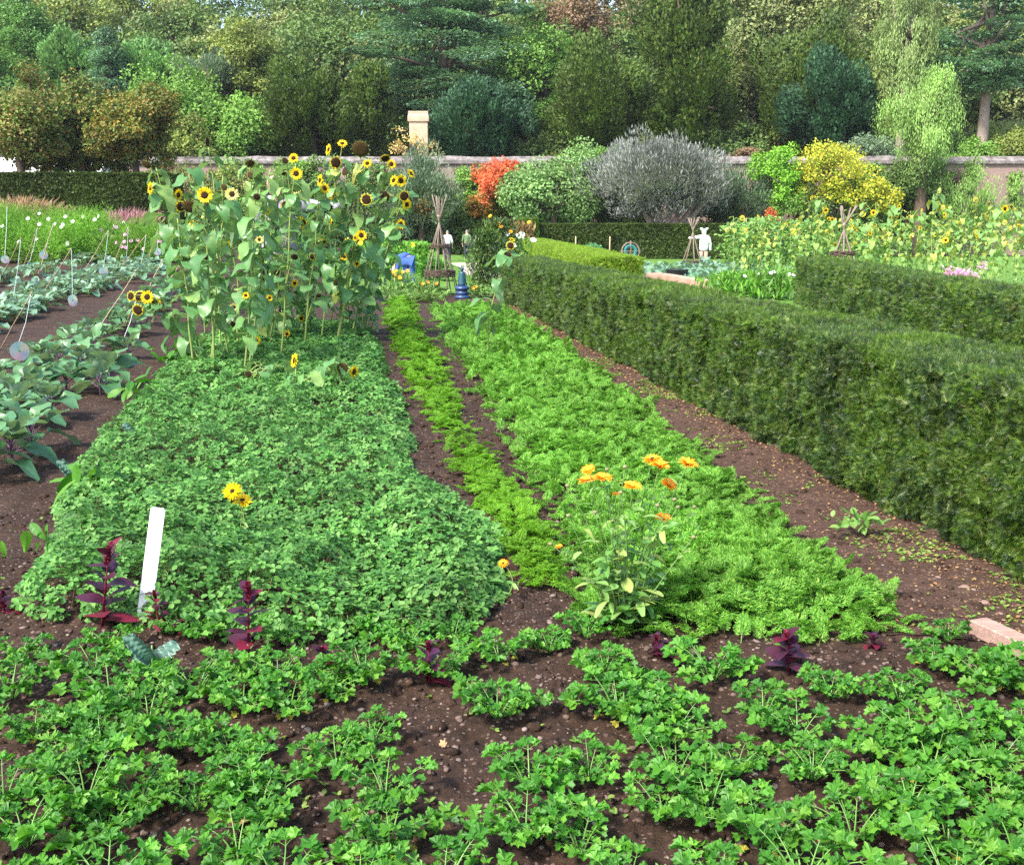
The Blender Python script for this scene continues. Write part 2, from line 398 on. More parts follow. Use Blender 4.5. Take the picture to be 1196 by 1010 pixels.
_half = [(0, 0), (.07, .10), (.20, .14), (.40, .20), (.47, .33), (.33, .40), (.50, .50), (.58, .66), (.40, .66), (.34, .74), (.37, .92), (.22, .86), (.12, .90)]
_half = [(x * .84, y) for x, y in _half]
CELERY = fan(_half + [(0, 1.06)] + [(-x, y) for x, y in _half[:0:-1]], (0, .42),
             lambda x, y: .62 * abs(x) - .40 * (y - .4) ** 2 + .09 * math.sin(9 * x + 7 * y))
_oak = [(0, 0), (.06, .1), (.2, .18), (.22, .28), (.12, .34), (.28, .42), (.33, .54), (.18, .58), (.27, .7), (.24, .8), (.1, .8), (.08, .95)]
OAK = fan(_oak + [(0, 1)] + [(-x, y) for x, y in _oak[:0:-1]], (0, .45), lambda x, y: .5 * x * x + .25 * (y - .5) ** 2 + .04 * math.sin(8 * y + 5 * x))

def gridleaf(wf, ny=6, nx=4, cup=.25, droop=.3, wave=.04, seed=0, wl=6.0, heart=0.0):
    rg = np.random.default_rng(seed); ph = rg.random(4) * 6
    V, F = [], []
    for j in range(ny + 1):
        t = j / ny; w = max(wf(t), .004)
        for i in range(nx + 1):
            s = 2 * i / nx - 1
            x = s * w
            y = t - heart * (abs(s) ** 1.5) * (1 - t) ** 3
            z = cup * abs(x) ** 1.3 * 1.2 - droop * t * t + wave * math.sin(wl * t + ph[0] + (1 if s > 0 else 2) * s * 2) * abs(s)
            V.append((x, y, z))
    for j in range(ny):
        for i in range(nx):
            a = j * (nx + 1) + i
            F.append((a, a + 1, a + nx + 2, a + nx + 1))
    return rep(V, F)
SUNL = [gridleaf(lambda t: .50 * (max(0, 1 - t) ** .75) * (.55 + 1.5 * t) ** .5 * 1.15 if t < 1 else 0, 8, 6, .05, d, .075, s, 9, .2) for s, d in enumerate((.1, .3, .55, .8))]
BRAL = [gridleaf(lambda t: .40 * math.sin(PI * min(1, t ** .8 * .93 + .04)) ** .6, 6, 6, .35, d, .09, 10 + s, 9) for s, d in enumerate((.05, .25, .5, .7))]
LANC = [gridleaf(lambda t: .16 * math.sin(PI * (t ** .9 * .94 + .04)) ** .8, 6, 2, .4, d, .03, 20 + s, 6) for s, d in enumerate((.1, .35, .6))]
SPOON = [gridleaf(lambda t: .05 + .17 * max(0, math.sin(PI * min(1, t ** 1.6 * .96))) ** .8, 6, 2, .4, d, .03, 30 + s, 6) for s, d in enumerate((.1, .4, .8))]
KALE = gridleaf(lambda t: .20 + .10 * math.sin(3 * t), 22, 10, .2, .9, .16, 40, 46)

def frond(rg, pairs=6, sub=4, fine=.012):           # finely divided, carrot-like leaf of unit length
    rs = []
    P, A, S = [], [], []
    for i in range(pairs):
        t = .28 + .66 * i / (pairs - 1); L = .34 * (1 - t) ** .7 + .08
        for sd in (-1, 1):
            d0 = nrm(np.array([sd * 1.0, .75, .12 * rg.normal()]))
            for k in range(sub):
                u = (k + .6) / sub
                p = np.array([0, t, -.25 * t * t]) + d0 * L * u
                for s2 in (-1, 1):
                    d1 = nrm(d0 + s2 * .9 * np.array([-d0[1], d0[0], 0]) * (1 if k < sub - 1 else .4) + rg.normal(0, .25, 3))
                    P.append(p); A.append(d1); S.append(.15 * (1.25 - u) + .035)
    P.append(np.array([0, .93, -.2])); A.append(np.array([0, 1, 0.])); S.append(.12)
    P, A, S = np.array(P), np.array(A), np.array(S)
    Z = nrm(np.array([[0, 0, 1.0]]) + rg.normal(0, .45, P.shape))
    R = basis(A, Z) * S[:, None, None]
    r = inst(NARROW, P, R)
    st = rep([(-.012, 0, 0), (.012, 0, 0), (.006, .6, -.09), (-.006, .6, -.09), (0, .95, -.22)], [(0, 1, 2, 3), (3, 2, 4)])
    return join(r, st)

# ------------------------------------------------------------------ terrain
H1A, H1B = G(1196, 690), G(588, 352)                 # foot of the long hedge
def hedge_x(y): return H1A[0] + (H1B[0] - H1A[0]) * (y - H1A[1]) / (H1B[1] - H1A[1])
def gh(x, y):
    x = np.asarray(x, float); y = np.asarray(y, float)
    f = 1 - sstep(14, 24, y)
    pth = np.exp(-((x - (hedge_x(y) - .55)) / .45) ** 2)
    a = .016 * noise(x * 3.1, y * 3.1, 1) + .016 * noise(x * 8, y * 8, 2) + .012 * noise(x * 19, y * 19, 3) + .006 * noise(x * 43, y * 43, 4)
    return terr(x, y) + a * f * (1 - .65 * pth) + .018 * noise(x * .6, y * .6, 5) * f - .03 * pth * f

def axis(segs):
    out = []
    for a, b, st in segs: out += list(np.arange(a, b, st))
    return np.array(out + [segs[-1][1]])
xs = axis([(-220, -60, 10), (-60, -14, 2), (-14, -5, .3), (-5, -2.9, .05), (-2.9, 3.2, .017), (3.2, 6, .05), (6, 14, .3), (14, 60, 2), (60, 220, 10)])
ys = axis([(-60, -4, 4), (-4, 2.4, .3), (2.4, 7.2, .017), (7.2, 11, .035), (11, 18, .09), (18, 30, .3), (30, 84, 2), (84, 260, 5)])
X, Y = np.meshgrid(xs, ys)
Vg = np.stack([X, Y, gh(X, Y)], -1).reshape(-1, 3)
nx_, ny_ = len(xs), len(ys)
ii = (np.arange(ny_ - 1)[:, None] * nx_ + np.arange(nx_ - 1)[None]).ravel()
Lg = np.stack([ii, ii + 1, ii + nx_ + 1, ii + nx_], -1)
g_ = Geo(); g_.add((Vg, Lg.ravel(), np.full(len(Lg), 4)))
tag(g_.build('ground', M['soil'], smooth=True), kind='structure')

def sheet(name, mat, edges_l, edges_r, off, kind='structure', n=80, m=8):   # sheet between two polylines (x as function of y)
    yl = np.array([p[1] for p in edges_l]); yr = np.array([p[1] for p in edges_r])
    y = np.linspace(max(yl.min(), yr.min()), min(yl.max(), yr.max()), n)
    o = np.argsort(yl); a = np.interp(y, yl[o], np.array([p[0] for p in edges_l])[o])
    o = np.argsort(yr); b = np.interp(y, yr[o], np.array([p[0] for p in edges_r])[o])
    t = np.linspace(0, 1, m)
    Xs = a[:, None] * (1 - t) + b[:, None] * t; Ys = np.repeat(y[:, None], m, 1)
    V = np.stack([Xs, Ys, gh(Xs, Ys) + off], -1).reshape(-1, 3)
    i = (np.arange(n - 1)[:, None] * m + np.arange(m - 1)[None]).ravel()
    L = np.stack([i, i + 1, i + m + 1, i + m], -1)
    return tag(Geo().add((V, L.ravel(), np.full(len(L), 4))).build(name, mat, smooth=True), kind=kind)
ye = np.linspace(4.9, 29.5, 160)
wob = .10 * noise(ye * 1.7, ye * 0, 31)
sheet('footpath', M['pathsoil'], [(hedge_x(y) - .98 + w, y) for y, w in zip(ye, wob)], [(hedge_x(y) + .12, y) for y in ye], .006, n=500, m=40)
sheet('lawn', M['lawn'], [(-5, 31.5), (-14, 73)], [(34, 31.5), (34, 73)], .012)
sheet('hedge_walk', M['lawn'], [(hedge_x(y) + 1.2, y) for y in (6, 31.4)], [(hedge_x(y) + 12, y) for y in (6, 31.4)], .012)
sheet('gravel_path', M['gravel'], [G(552, 327)[:2], G(535, 312)[:2], G(508, 299)[:2]], [G(590, 327)[:2], G(575, 312)[:2], G(562, 299)[:2]], .02)
tag(obj('woodland_floor', (np.array([(-200, 80, .05), (200, 80, .05), (200, 142.5, 18.2), (-200, 142.5, 18.2), (-200, 250, 18.3), (200, 250, 18.3)]), np.array([0, 1, 2, 3, 3, 2, 5, 4]), np.array([4, 4])), M['under']), kind='structure')

# ------------------------------------------------------------------ polygons
def inpoly(x, y, P):
    r = np.zeros(len(x), bool); n = len(P); j = n - 1
    for i in range(n):
        xi, yi = P[i][:2]; xj, yj = P[j][:2]
        c = ((yi > y) != (yj > y)) & (x < (xj - xi) * (y - yi) / (yj - yi + 1e-12) + xi)
        r ^= c; j = i
    return r
def edgedist(x, y, P):
    d = np.full(len(x), 1e9); n = len(P)
    for i in range(n):
        a, b = np.array(P[i][:2]), np.array(P[(i + 1) % n][:2]); e = b - a
        t = np.clip(((x - a[0]) * e[0] + (y - a[1]) * e[1]) / (e @ e + 1e-12), 0, 1)
        d = np.minimum(d, np.hypot(x - a[0] - t * e[0], y - a[1] - t * e[1]))
    return d
def polypts(P, dens, rg):                            # dens(y): points per square metre
    P = np.array([p[:2] for p in P]); lo, hi = P.min(0), P.max(0)
    ysl = np.linspace(lo[1], hi[1], 60); out = []
    for a, b in zip(ysl[:-1], ysl[1:]):
        k = int((hi[0] - lo[0]) * (b - a) * dens((a + b) / 2))
        out.append(np.stack([rg.uniform(lo[0], hi[0], k), rg.uniform(a, b, k)], -1))
    q = np.concatenate(out)
    return q[inpoly(q[:, 0], q[:, 1], P)]

# ------------------------------------------------------------------ oxalis carpet
OXP = [G(*p) for p in [(-4, 720), (34, 640), (54, 585), (92, 528), (138, 482), (178, 437), (203, 408), (262, 383), (350, 378), (432, 384), (452, 408),
                       (468, 450), (494, 492), (497, 528), (486, 556), (545, 584), (598, 632), (616, 690), (596, 740), (480, 762), (330, 765), (200, 752), (90, 735)]]
def oxh(x, y, d):
    return (.215 + .05 * noise(x * 1.3, y * 1.3, 11) + .085 * noise(x * 3.6, y * 3.0, 12) + .05 * noise(x * 8, y * 7, 14)) * np.clip(d / .24, 0, 1) ** .45 * (1 - .35 * sstep(9, 15, y))
def oxalis():
    rg = np.random.default_rng(5)
    q = polypts(OXP, lambda y: float(np.clip(1500 * (6.5 / y) ** 1.6, 330, 1700)), rg)
    x, y = q[:, 0], q[:, 1]; d = edgedist(x, y, OXP) - .06 * (1 + noise(x * 2.6, y * 2.2, 19)) - .04 * (1 + noise(x * 7, y * 7, 18)); kp = d > 0; x, y, d = x[kp], y[kp], d[kp]
    h = oxh(x, y, d); e = .02
    gx = (oxh(x + e, y, d) - h) / e; gy = (oxh(x, y + e, d) - h) / e
    lev = 1 - .75 * rg.random(len(x)) ** 2.2
    z = gh(x, y) + h * lev
    side = (d < .12) & (rg.random(len(x)) < .75)
    # push rim leaves out and down so that the flank of the mound is leafy
    z = np.where(side, gh(x, y) + h * rg.random(len(x)) ** .6, z)
    c = np.array([p[:2] for p in OXP]).mean(0)
    n = np.stack([-gx * .7, -gy * .7, np.ones_like(x)], -1)
    out = nrm(np.stack([x - c[0], (y - c[1]) * .5, np.zeros_like(x)], -1))
    n = n + out * np.where(side, .6, 0)[:, None] + rg.normal(0, .36, n.shape)
    ax = rg.normal(0, 1, n.shape); ax[:, 2] *= .2
    n = nrm(n); ax = nrm(ax - n * (ax * n).sum(-1, keepdims=True))
    s = rg.uniform(.018, .048, len(x)) * np.clip(y / 9.0, 1, 1.8)
    P = np.stack([x, y, z], -1)
    g = Geo().add(inst(TREFOIL, P, basis(ax, n) * s[:, None, None]), 0)
    k = rg.choice(len(x), 9000, replace=False)
    dn = nrm(np.stack([rg.normal(0, .25, 9000), rg.normal(0, .25, 9000), -np.ones(9000)], -1))
    g.add(inst(STRIP, P[k], basis(dn, rg.normal(0, 1, (9000, 3))) * np.stack([np.full(9000, .05), np.full(9000, .13), np.full(9000, .05)], -1)[:, None, :]), 1)
    tag(g.build('oxalis_ground_cover', [M['oxalis'], M['oxstalk']]), kind='stuff')
oxalis()

# ------------------------------------------------------------------ carrots and the feathery yellow green row
CARP = [G(*p) for p in [(500, 362), (520, 400), (545, 445), (572, 490), (604, 545), (640, 610), (652, 668), (668, 726), (740, 752), (870, 758), (960, 756), (1075, 742), (1040, 700),
                        (945, 632), (900, 590), (838, 538), (762, 478), (692, 428), (640, 392), (600, 366), (560, 358)]]
FEAP = [G(*p) for p in [(452, 352), (447, 380), (470, 425), (486, 470), (520, 530), (556, 590), (590, 650), (612, 696), (655, 700), (650, 650), (622, 596), (588, 556), (556, 508), (528, 458), (508, 410), (482, 352)]]
def fronds_bed(name, P, mat, dens, hfun, smin, smax, seed, tilt, nv=5, sub=5, pairs=7):
    rg = np.random.default_rng(seed)
    tem = [frond(np.random.default_rng(seed + i), pairs, sub) for i in range(nv)]
    q = polypts(P, dens, rg); x, y = q[:, 0], q[:, 1]; d = edgedist(x, y, P)
    keep = rg.random(len(x)) < np.clip(.10 + d / .55, 0, 1) * np.clip(1.0 + 1.1 * noise(x * 2.0, y * 2.0, seed), .12, 1)
    x, y, d = x[keep], y[keep], d[keep]
    h = hfun(x, y) * np.clip(d / .35, .25, 1) ** .7
    az = rg.uniform(0, 2 * PI, len(x))
    el = np.clip(rg.normal(tilt, .35, len(x)), -.2, 1.45)
    ax = np.stack([np.cos(az) * np.cos(el), np.sin(az) * np.cos(el), np.sin(el)], -1)
    s = rg.uniform(smin, smax, len(x)) * np.clip(y / 10, 1, 1.5)
    z = gh(x, y) + h * (1 - .8 * rg.random(len(x)) ** 1.6) - ax[:, 2] * s * .5
    z = np.maximum(z, gh(x, y) + .004)
    up = np.stack([rg.normal(0, .3, len(x)), rg.normal(0, .3, len(x)), np.ones(len(x))], -1)
    R = basis(ax, up) * s[:, None, None]; Pp = np.stack([x, y, z], -1) - ax * (s * .3)[:, None] * np.array([1, 1, 0])
    g = Geo(); which = rg.integers(0, nv, len(x))
    for i in range(nv):
        w = which == i; g.add(inst(tem[i], Pp[w], R[w]))
    return tag(g.build(name, mat), kind='stuff')
fronds_bed('carrot_foliage', CARP, M['carrot'], lambda y: float(np.clip(900 * (7 / y) ** 1.5, 190, 950)), lambda x, y: .135 + .06 * noise(x * 2.1, y * 2.1, 21), .10, .18, 50, .5)
fronds_bed('feathery_herb_row', FEAP, M['feather'], lambda y: float(np.clip(1500 * (7 / y) ** 1.6, 260, 1600)), lambda x, y: .20 + .05 * noise(x * 2, y * 2, 22), .10, .16, 60, .15)

# ------------------------------------------------------------------ pebbles, clods, litter, seedlings
def ico():
    t = (1 + 5 ** .5) / 2
    V = [(-1, t, 0), (1, t, 0), (-1, -t, 0), (1, -t, 0), (0, -1, t), (0, 1, t), (0, -1, -t), (0, 1, -t), (t, 0, -1), (t, 0, 1), (-t, 0, -1), (-t, 0, 1)]
    F = [(0, 11, 5), (0, 5, 1), (0, 1, 7), (0, 7, 10), (0, 10, 11), (1, 5, 9), (5, 11, 4), (11, 10, 2), (10, 7, 6), (7, 1, 8), (3, 9, 4), (3, 4, 2), (3, 2, 6), (3, 6, 8), (3, 8, 9), (4, 9, 5), (2, 4, 11), (6, 2, 10), (8, 6, 7), (9, 8, 1)]
    return rep(nrm(np.array(V)), F)
ICO = ico()
def lumps(name, mat, n, region, smin, smax, seed, flat=.6, pw=2.5, smooth=True):
    rg = np.random.default_rng(seed); g = Geo()
    lo, hi = region
    yy = lo[1] + (hi[1] - lo[1]) * rg.random(n) ** 1.5; xx = rg.uniform(-1, 1, n)
    cx = (lo[0] + hi[0]) / 2; xx = cx + xx * (hi[0] - lo[0]) / 2
    s = smin + (smax - smin) * rg.random(n) ** pw
    A = rg.normal(0, 1, (n, 3)); B = rg.normal(0, 1, (n, 3))
    R = basis(A, B) * (s[:, None] * rg.uniform(.6, 1.2, (n, 3)))[:, None, :]
    R[:, 2, :] *= flat
    P = np.stack([xx, yy, gh(xx, yy) + s * .12], -1)
    for i in range(5):
        r = (ICO[0] * np.random.default_rng(seed + 9 + i).uniform(.72, 1.25, (12, 1)), ICO[1], ICO[2])
        g.add(inst(r, P[i::5], R[i::5]))
    return tag(g.build(name, mat, smooth=smooth), kind='stuff')
lumps('pebbles', M['pebble'], 9000, ((-2.9, 2.7), (3.2, 7.0)), .004, .020, 71)
lumps('soil_clods', M['soil'], 9000, ((-3.4, 2.4), (3.6, 15.0)), .008, .040, 72, .7, 2)
def scatter_litter():
    rg = np.random.default_rng(81); n = 5000
    y = 5 + 22 * rg.random(n) ** 1.7
    x = hedge_x(y) - np.where(rg.random(n) < .6, np.abs(rg.normal(0, .20, n)) - .1, rg.uniform(-.1, 1.0, n))
    N_ = nrm(np.stack([rg.normal(0, .5, n), rg.normal(0, .5, n), np.ones(n)], -1)); A = rg.normal(0, 1, (n, 3)); A[:, 2] *= .3
    A = nrm(A - N_ * (A * N_).sum(-1, keepdims=True))
    s = rg.uniform(.008, .026, n) * np.clip(y / 9, 1, 2)
    tag(Geo().add(inst(OVAL, np.stack([x, y, gh(x, y) + .012], -1), basis(A, N_) * s[:, None, None])).build('leaf_litter', M['litter']), kind='stuff')
    g = Geo()
    n = 1500; y = 3.3 + 12 * rg.random(n) ** 1.8; x = rg.uniform(-3.2, 2.6, n)
    ypath = rg.uniform(5, 16, 2600); xpath = hedge_x(ypath) - np.abs(rg.normal(0, .30, 2600)) + .05
    x = np.concatenate([x, xpath]); y = np.concatenate([y, ypath])
    kp = noise(x * 1.7, y * 1.7, 77) + .5 * noise(x * 5, y * 5, 78) > .15; x, y = x[kp], y[kp]
    for k in range(4):
        a = rg.uniform(0, 2 * PI, len(x)); A = np.stack([np.cos(a), np.sin(a), rg.uniform(.1, .8, len(x))], -1)
        N_ = np.stack([rg.normal(0, .2, len(x)), rg.normal(0, .2, len(x)), np.ones(len(x))], -1)
        s = rg.uniform(.010, .030, len(x))
        g.add(inst(OVAL, np.stack([x, y, gh(x, y) + .008], -1), basis(A, N_) * s[:, None, None]))
    tag(g.build('weed_seedlings', M['weed']), kind='stuff')
scatter_litter()

# ------------------------------------------------------------------ celery
def celery(seed):
    rg = np.random.default_rng(seed); leaf, stalk = Geo(), Geo()
    nP = rg.integers(9, 17)
    for i in range(nP):
        az = 2.4 * i + rg.normal(0, .3); u = i / nP
        L = rg.uniform(.11, .18) + .10 * u; e0 = 1.35 - .45 * u; e1 = (.85 - .85 * u) + rg.normal(0, .15)
        p = np.array([.015 * math.cos(az), .015 * math.sin(az), 0.0]); pts = [p]; dirs = []
        for k in range(8):
            e = e0 + (e1 - e0) * k / 7
            d = np.array([math.cos(az) * math.cos(e), math.sin(az) * math.cos(e), math.sin(e)]); az += rg.normal(0, .04)
            dirs.append(d); p = p + d * L / 8; pts.append(p)
        stalk.add(tube(pts, np.linspace(.0052, .0018, 9), 5))
        for (k, sc_) in ((3, .8), (5, 1.0), (7, 1.05), (8, 1.2)):
            base = pts[k]; d = dirs[min(k, 7)]
            hor = nrm(np.array([d[0], d[1], .15])); sd = nrm(np.cross(d, (0, 0, 1)))
            up = nrm(np.cross(sd, d)); up = up if up[2] > 0 else -up
            lv = []
            if k < 8:
                for s_ in (-1, 1):
                    lv.append((nrm(hor * .65 + sd * s_ * .9 + rg.normal(0, .18, 3)), .025))
            else:
                lv.append((nrm(hor + d * .3 + rg.normal(0, .1, 3)), .0))
                for s_ in (-1, 1): lv.append((nrm(hor * .55 + sd * s_ + rg.normal(0, .15, 3)), .0))
            for a, off in lv:
                n_ = nrm(np.array([0, 0, 1.0]) + .35 * up + rg.normal(0, .38, 3))
                s = rg.uniform(.044, .066) * sc_ * (.8 + .3 * u)
                if off:
                    stalk.add(tube([base, base + a * off], [.0016, .0012], 4, False))
                leaf.add(inst(CELERY, [base + a * off], basis(a[None], n_[None]) * s))
    return leaf, stalk
PROTO = []
for i in range(9):
    leaf, stalk = celery(100 + i)
    t = thing('celery_plant', 'leafy celery plant with pale green stalks in the dark front soil', 'celery', (0, 0, 0))
    leaf.build('foliage', M['celery'], t); stalk.build('stalks', M['celstalk'], t, True)
    if i % 3 == 0:
        yl = Geo(); rg = np.random.default_rng(300 + i)
        for k in range(3):
            a = rg.uniform(0, 2 * PI); A = np.array([[math.cos(a), math.sin(a), -.15]])
            yl.add(inst(CELERY, [A[0] * .07 + (0, 0, .035)], basis(A, np.array([[0, .2, 1.0]])) * .05))
        yl.build('yellow_leaves', M['yelleaf'], t)
    PROTO.append(t)
CEL = [(425, 795), (437, 870), (452, 946), (455, 998), (587, 840), (625, 922), (613, 985), (677, 995), (685, 754), (726, 838), (783, 872), (775, 955), (583, 775), (711, 792),
       (829, 794), (769, 843), (896, 843), (927, 873), (957, 918), (784, 918), (821, 963), (889, 993), (972, 818), (1047, 822), (1085, 790), (1115, 750), (1122, 858), (1085, 907), (1028, 895),
       (1002, 975), (1107, 985), (1171, 948), (1152, 812), (1179, 797), (1182, 1015), (28, 762), (43, 862), (1160, 895), (103, 947), (7, 947), (1054, 956), (1195, 860), (342, 840), (230, 950), (118, 890), (1066, 873), (690, 905), (860, 905), (520, 800), (14, 816), (107, 790), (125, 818), (107, 862), (178, 847),
       (86, 904), (125, 983), (36, 1000), (160, 947), (274, 887), (285, 919), (285, 833), (292, 790), (321, 805), (310, 965), (278, 1010), (212, 742), (385, 812), (392, 894),
       (410, 742), (470, 760), (540, 752), (335, 752), (640, 760), (250, 752), (130, 760), (230, 812), (205, 880), (1195, 930), (130, 1045), (330, 1050), (520, 1040), (730, 1050), (940, 1045), (1110, 1045), (1230, 1040), (20, 1060), (420, 1060), (840, 1060)]
rg = np.random.default_rng(7)
for i, (px, py) in enumerate(CEL):
    x, y, _ = G(px + rg.normal(0, 4), py + rg.normal(0, 3))
    z = float(gh(x, y)); s = rg.uniform(.60, .92) * (.8 if py < 770 else 1)
    k = i % len(PROTO)
    if i < len(PROTO):
        o = PROTO[i]; o.location = (x, y, z); o.rotation_euler = (0, 0, rg.uniform(0, 6)); o.scale = (s, s, s); o['group'] = 'celery plants across the front soil'
    else:
        copy_thing(PROTO[k], (x, y, z), rg.uniform(0, 6.28), s, group='celery plants across the front soil')

# ------------------------------------------------------------------ clipped hedges
def yewspray(rg, n=13, droop=.1):
    V, F = [], []
    for i in range(n + 1):
        t = i / n; V += [(-.02, t, -droop * t * t), (.02, t, -droop * t * t)]
    for i in range(n):
        a = 2 * i; F.append((a, a + 1, a + 3, a + 2))
        t = (i + .5) / n; L = .34 * (1 - .55 * t) * rg.uniform(.8, 1.2)
        for s, v0, v1 in ((-1, a, a + 2), (1, a + 1, a + 3)):
            m0 = len(V); V.append(tuple(np.array(V[v0]) * .42 + np.array(V[v1]) * .58)); v1 = m0
            k = len(V); V.append((s * L, t + .22 + rg.normal(0, .04), .10 * rg.normal() + .05)); F.append((v0, v1, k))
    return rep(V, F)
YEWS = [yewspray(np.random.default_rng(i)) for i in range(5)]
TUFT = join(*[moved(RHOMB, (0, .1 * i, 0), rotz(a)) for i, a in enumerate((-.9, .8, -.3, .35, 0))])
def hedge(name, label, a, b, thick, h, dens, size, mats, near, seed, bulge=.05, shapes=None, hb=None, twigs=.02, light=.0, cat='hedge', core=True, flat=1.0):
    rg = np.random.default_rng(seed); hb = h if hb is None else hb
    a, b = np.array(a[:2]), np.array(b[:2]); L = np.linalg.norm(b - a); t = (b - a) / L
    n = np.array([-t[1], t[0]])
    if n @ (np.array([0, 0]) - a) < 0: n = -n
    faces = [('front', L, h, 1.0), ('top', L, thick, .9), ('end0', thick, h, .9), ('end1', thick, h, .9), ('back', L, h, .25)]
    Ps, Ns, Us = [], [], []
    for f, lu, lv, q in faces:
        k = int(lu * lv * dens * 2.2 * q); u = rg.random(k) * lu; v = rg.random(k) * lv
        if f in ('front', 'back'): yy = a[1] + t[1] * u
        elif f == 'top': yy = a[1] + t[1] * u
        else: yy = np.full(k, a[1] if f == 'end0' else b[1])
        keep = rg.random(k) < np.clip((near / np.maximum(yy, near)) ** 1.25, .06, 1) / 1.0
        u, v = u[keep], v[keep]; k = len(u)
        if f in ('front', 'back'):
            s_ = 1 if f == 'front' else 0
            hh = h + (hb - h) * u / L
            v = v / h * hh
            off = bulge * (.45 * noise(u * 1.1, v * .5, seed) + .8 * noise(u * 3.4, v * 1.1, seed + 1) + 1.0 * noise(u * 7, v * 4.0, seed + 2) + .9 * noise(u * 14, v * 10, seed + 7)) - .10 * np.exp(-v / .10)
            # rounded shoulder
            off = off - .035 * sstep(hh - .07, hh, v)
            off = off - np.abs(rg.normal(0, .03, k)) * 1.5
            base = a + t * u[:, None] + (n * off[:, None] if s_ else -n * (thick + off)[:, None])
            P = np.concatenate([base, v[:, None]], 1); N_ = np.repeat([[n[0], n[1], 0]] if s_ else [[-n[0], -n[1], 0]], k, 0)
            U = np.repeat([[0, 0, 1.0]], k, 0)
        elif f == 'top':
            hh = h + (hb - h) * u / L
            z = hh + bulge * .5 * (noise(u * 1.1, v * 2, seed + 3) + .6 * noise(u * 3, v * 4, seed + 4)) - .03 * sstep(.08, 0, v) - .08 * sstep(thick - .12, thick, v) - np.abs(rg.normal(0, .02, k))
            base = a + t * u[:, None] - n * v[:, None]
            P = np.concatenate([base, z[:, None]], 1); N_ = np.repeat([[0, 0, 1.0]], k, 0); U = np.repeat([[t[0], t[1], 0]], k, 0) * rg.choice([-1, 1], k)[:, None]
        else:
            e = a if f == 'end0' else b; d = -t if f == 'end0' else t
            off = bulge * (noise(u * 2, v * 1.2, seed + 5)) - .08 * sstep(h - .14, h, v)
            base = e - n * u[:, None] + d * off[:, None]
            P = np.concatenate([base, v[:, None] * ((h if f == 'end0' else hb) / h)], 1); N_ = np.repeat([[d[0], d[1], 0]], k, 0); U = np.repeat([[0, 0, 1.0]], k, 0)
        Ps.append(P); Ns.append(N_); Us.append(U)
    P, N_, U = np.concatenate(Ps), np.concatenate(Ns), np.concatenate(Us); k = len(P)
    ax = nrm(N_ * .7 * flat + U * rg.uniform(-.3, .75, k)[:, None] + rg.normal(0, .55, (k, 3)))
    up = nrm(N_ + rg.normal(0, .5, (k, 3)))
    s = size * rg.uniform(.7, 1.25, k) * np.clip(np.abs(P[:, 1]) / near, 1, 6) ** .62
    P = P - ax * (s * .6)[:, None]; P[:, 2] = np.maximum(P[:, 2], gh(P[:, 0], P[:, 1]) + .01)
    shapes = shapes or YEWS
    g = Geo(); w = rg.integers(0, len(shapes), k)
    isl = rg.random(k) < light * np.where(N_[:, 2] > .5, 2.0, 1) * np.clip(.8 + 2.2 * noise(P[:, 1] * 2.6, P[:, 2] * 3 + P[:, 0] * 2, seed + 8), 0, 3)  # young light needles in patches, doubled on top to paint it as lit
    istw = (rg.random(k) < twigs)
    for i in range(len(shapes)):
        for m_, sel in ((0, ~isl & ~istw), (1, isl & ~istw), (2, istw)):
            q = (w == i) & sel
            if q.any():
                if m_ == 2: g.add(inst(STRIP, P[q], basis(ax[q], up[q]) * (s[q] * np.array([1.3, 1.5, 1])[:, None])[None].transpose(2, 1, 0) if False else basis(ax[q], up[q]) * (s[q] * 1.0)[:, None, None]), 2)
                else: g.add(inst(shapes[i], P[q], basis(ax[q], up[q]) * s[q][:, None, None]), m_)
    t_ = thing(name, label, cat, (0, 0, 0))
    g.build('foliage', mats, t_)
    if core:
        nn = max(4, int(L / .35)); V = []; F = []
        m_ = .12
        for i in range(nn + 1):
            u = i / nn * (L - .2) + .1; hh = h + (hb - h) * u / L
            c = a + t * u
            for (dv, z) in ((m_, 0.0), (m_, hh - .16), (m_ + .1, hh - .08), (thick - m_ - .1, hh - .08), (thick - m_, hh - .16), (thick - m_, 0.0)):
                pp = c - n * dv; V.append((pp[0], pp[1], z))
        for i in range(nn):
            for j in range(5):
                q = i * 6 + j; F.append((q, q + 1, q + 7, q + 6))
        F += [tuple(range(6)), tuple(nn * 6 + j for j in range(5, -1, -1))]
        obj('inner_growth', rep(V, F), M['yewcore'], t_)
    return t_
YM = [M['yew'], M['yewlight'], M['yewtwig']]
hA = H1A + (H1A - H1B) / np.linalg.norm(H1B - H1A) * 1.1      # runs a little out of the frame towards the viewer
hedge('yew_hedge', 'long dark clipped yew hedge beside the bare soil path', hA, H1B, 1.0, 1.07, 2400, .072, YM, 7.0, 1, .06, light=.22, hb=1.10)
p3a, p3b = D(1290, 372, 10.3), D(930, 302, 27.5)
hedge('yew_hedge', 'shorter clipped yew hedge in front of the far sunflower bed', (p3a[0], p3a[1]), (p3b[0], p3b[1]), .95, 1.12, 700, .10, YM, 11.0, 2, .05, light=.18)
p2a, p2b = D(690, 302, 27.0), D(606, 278, 58)
hedge('yew_hedge', 'bright yellow-green clipped hedge behind the long dark hedge', (p2a[0], p2a[1]), (p2b[0], p2b[1]), 1.3, 1.16, 700, .12, [M['sunlityew'], M['yewlight'], M['yew']], 26, 3, .03, twigs=.04, hb=1.25)
BM = [M['boxhedge'], M['boxhedge'], M['yewtwig']]
q = [D(628, 265, 66), D(868, 265, 66)]
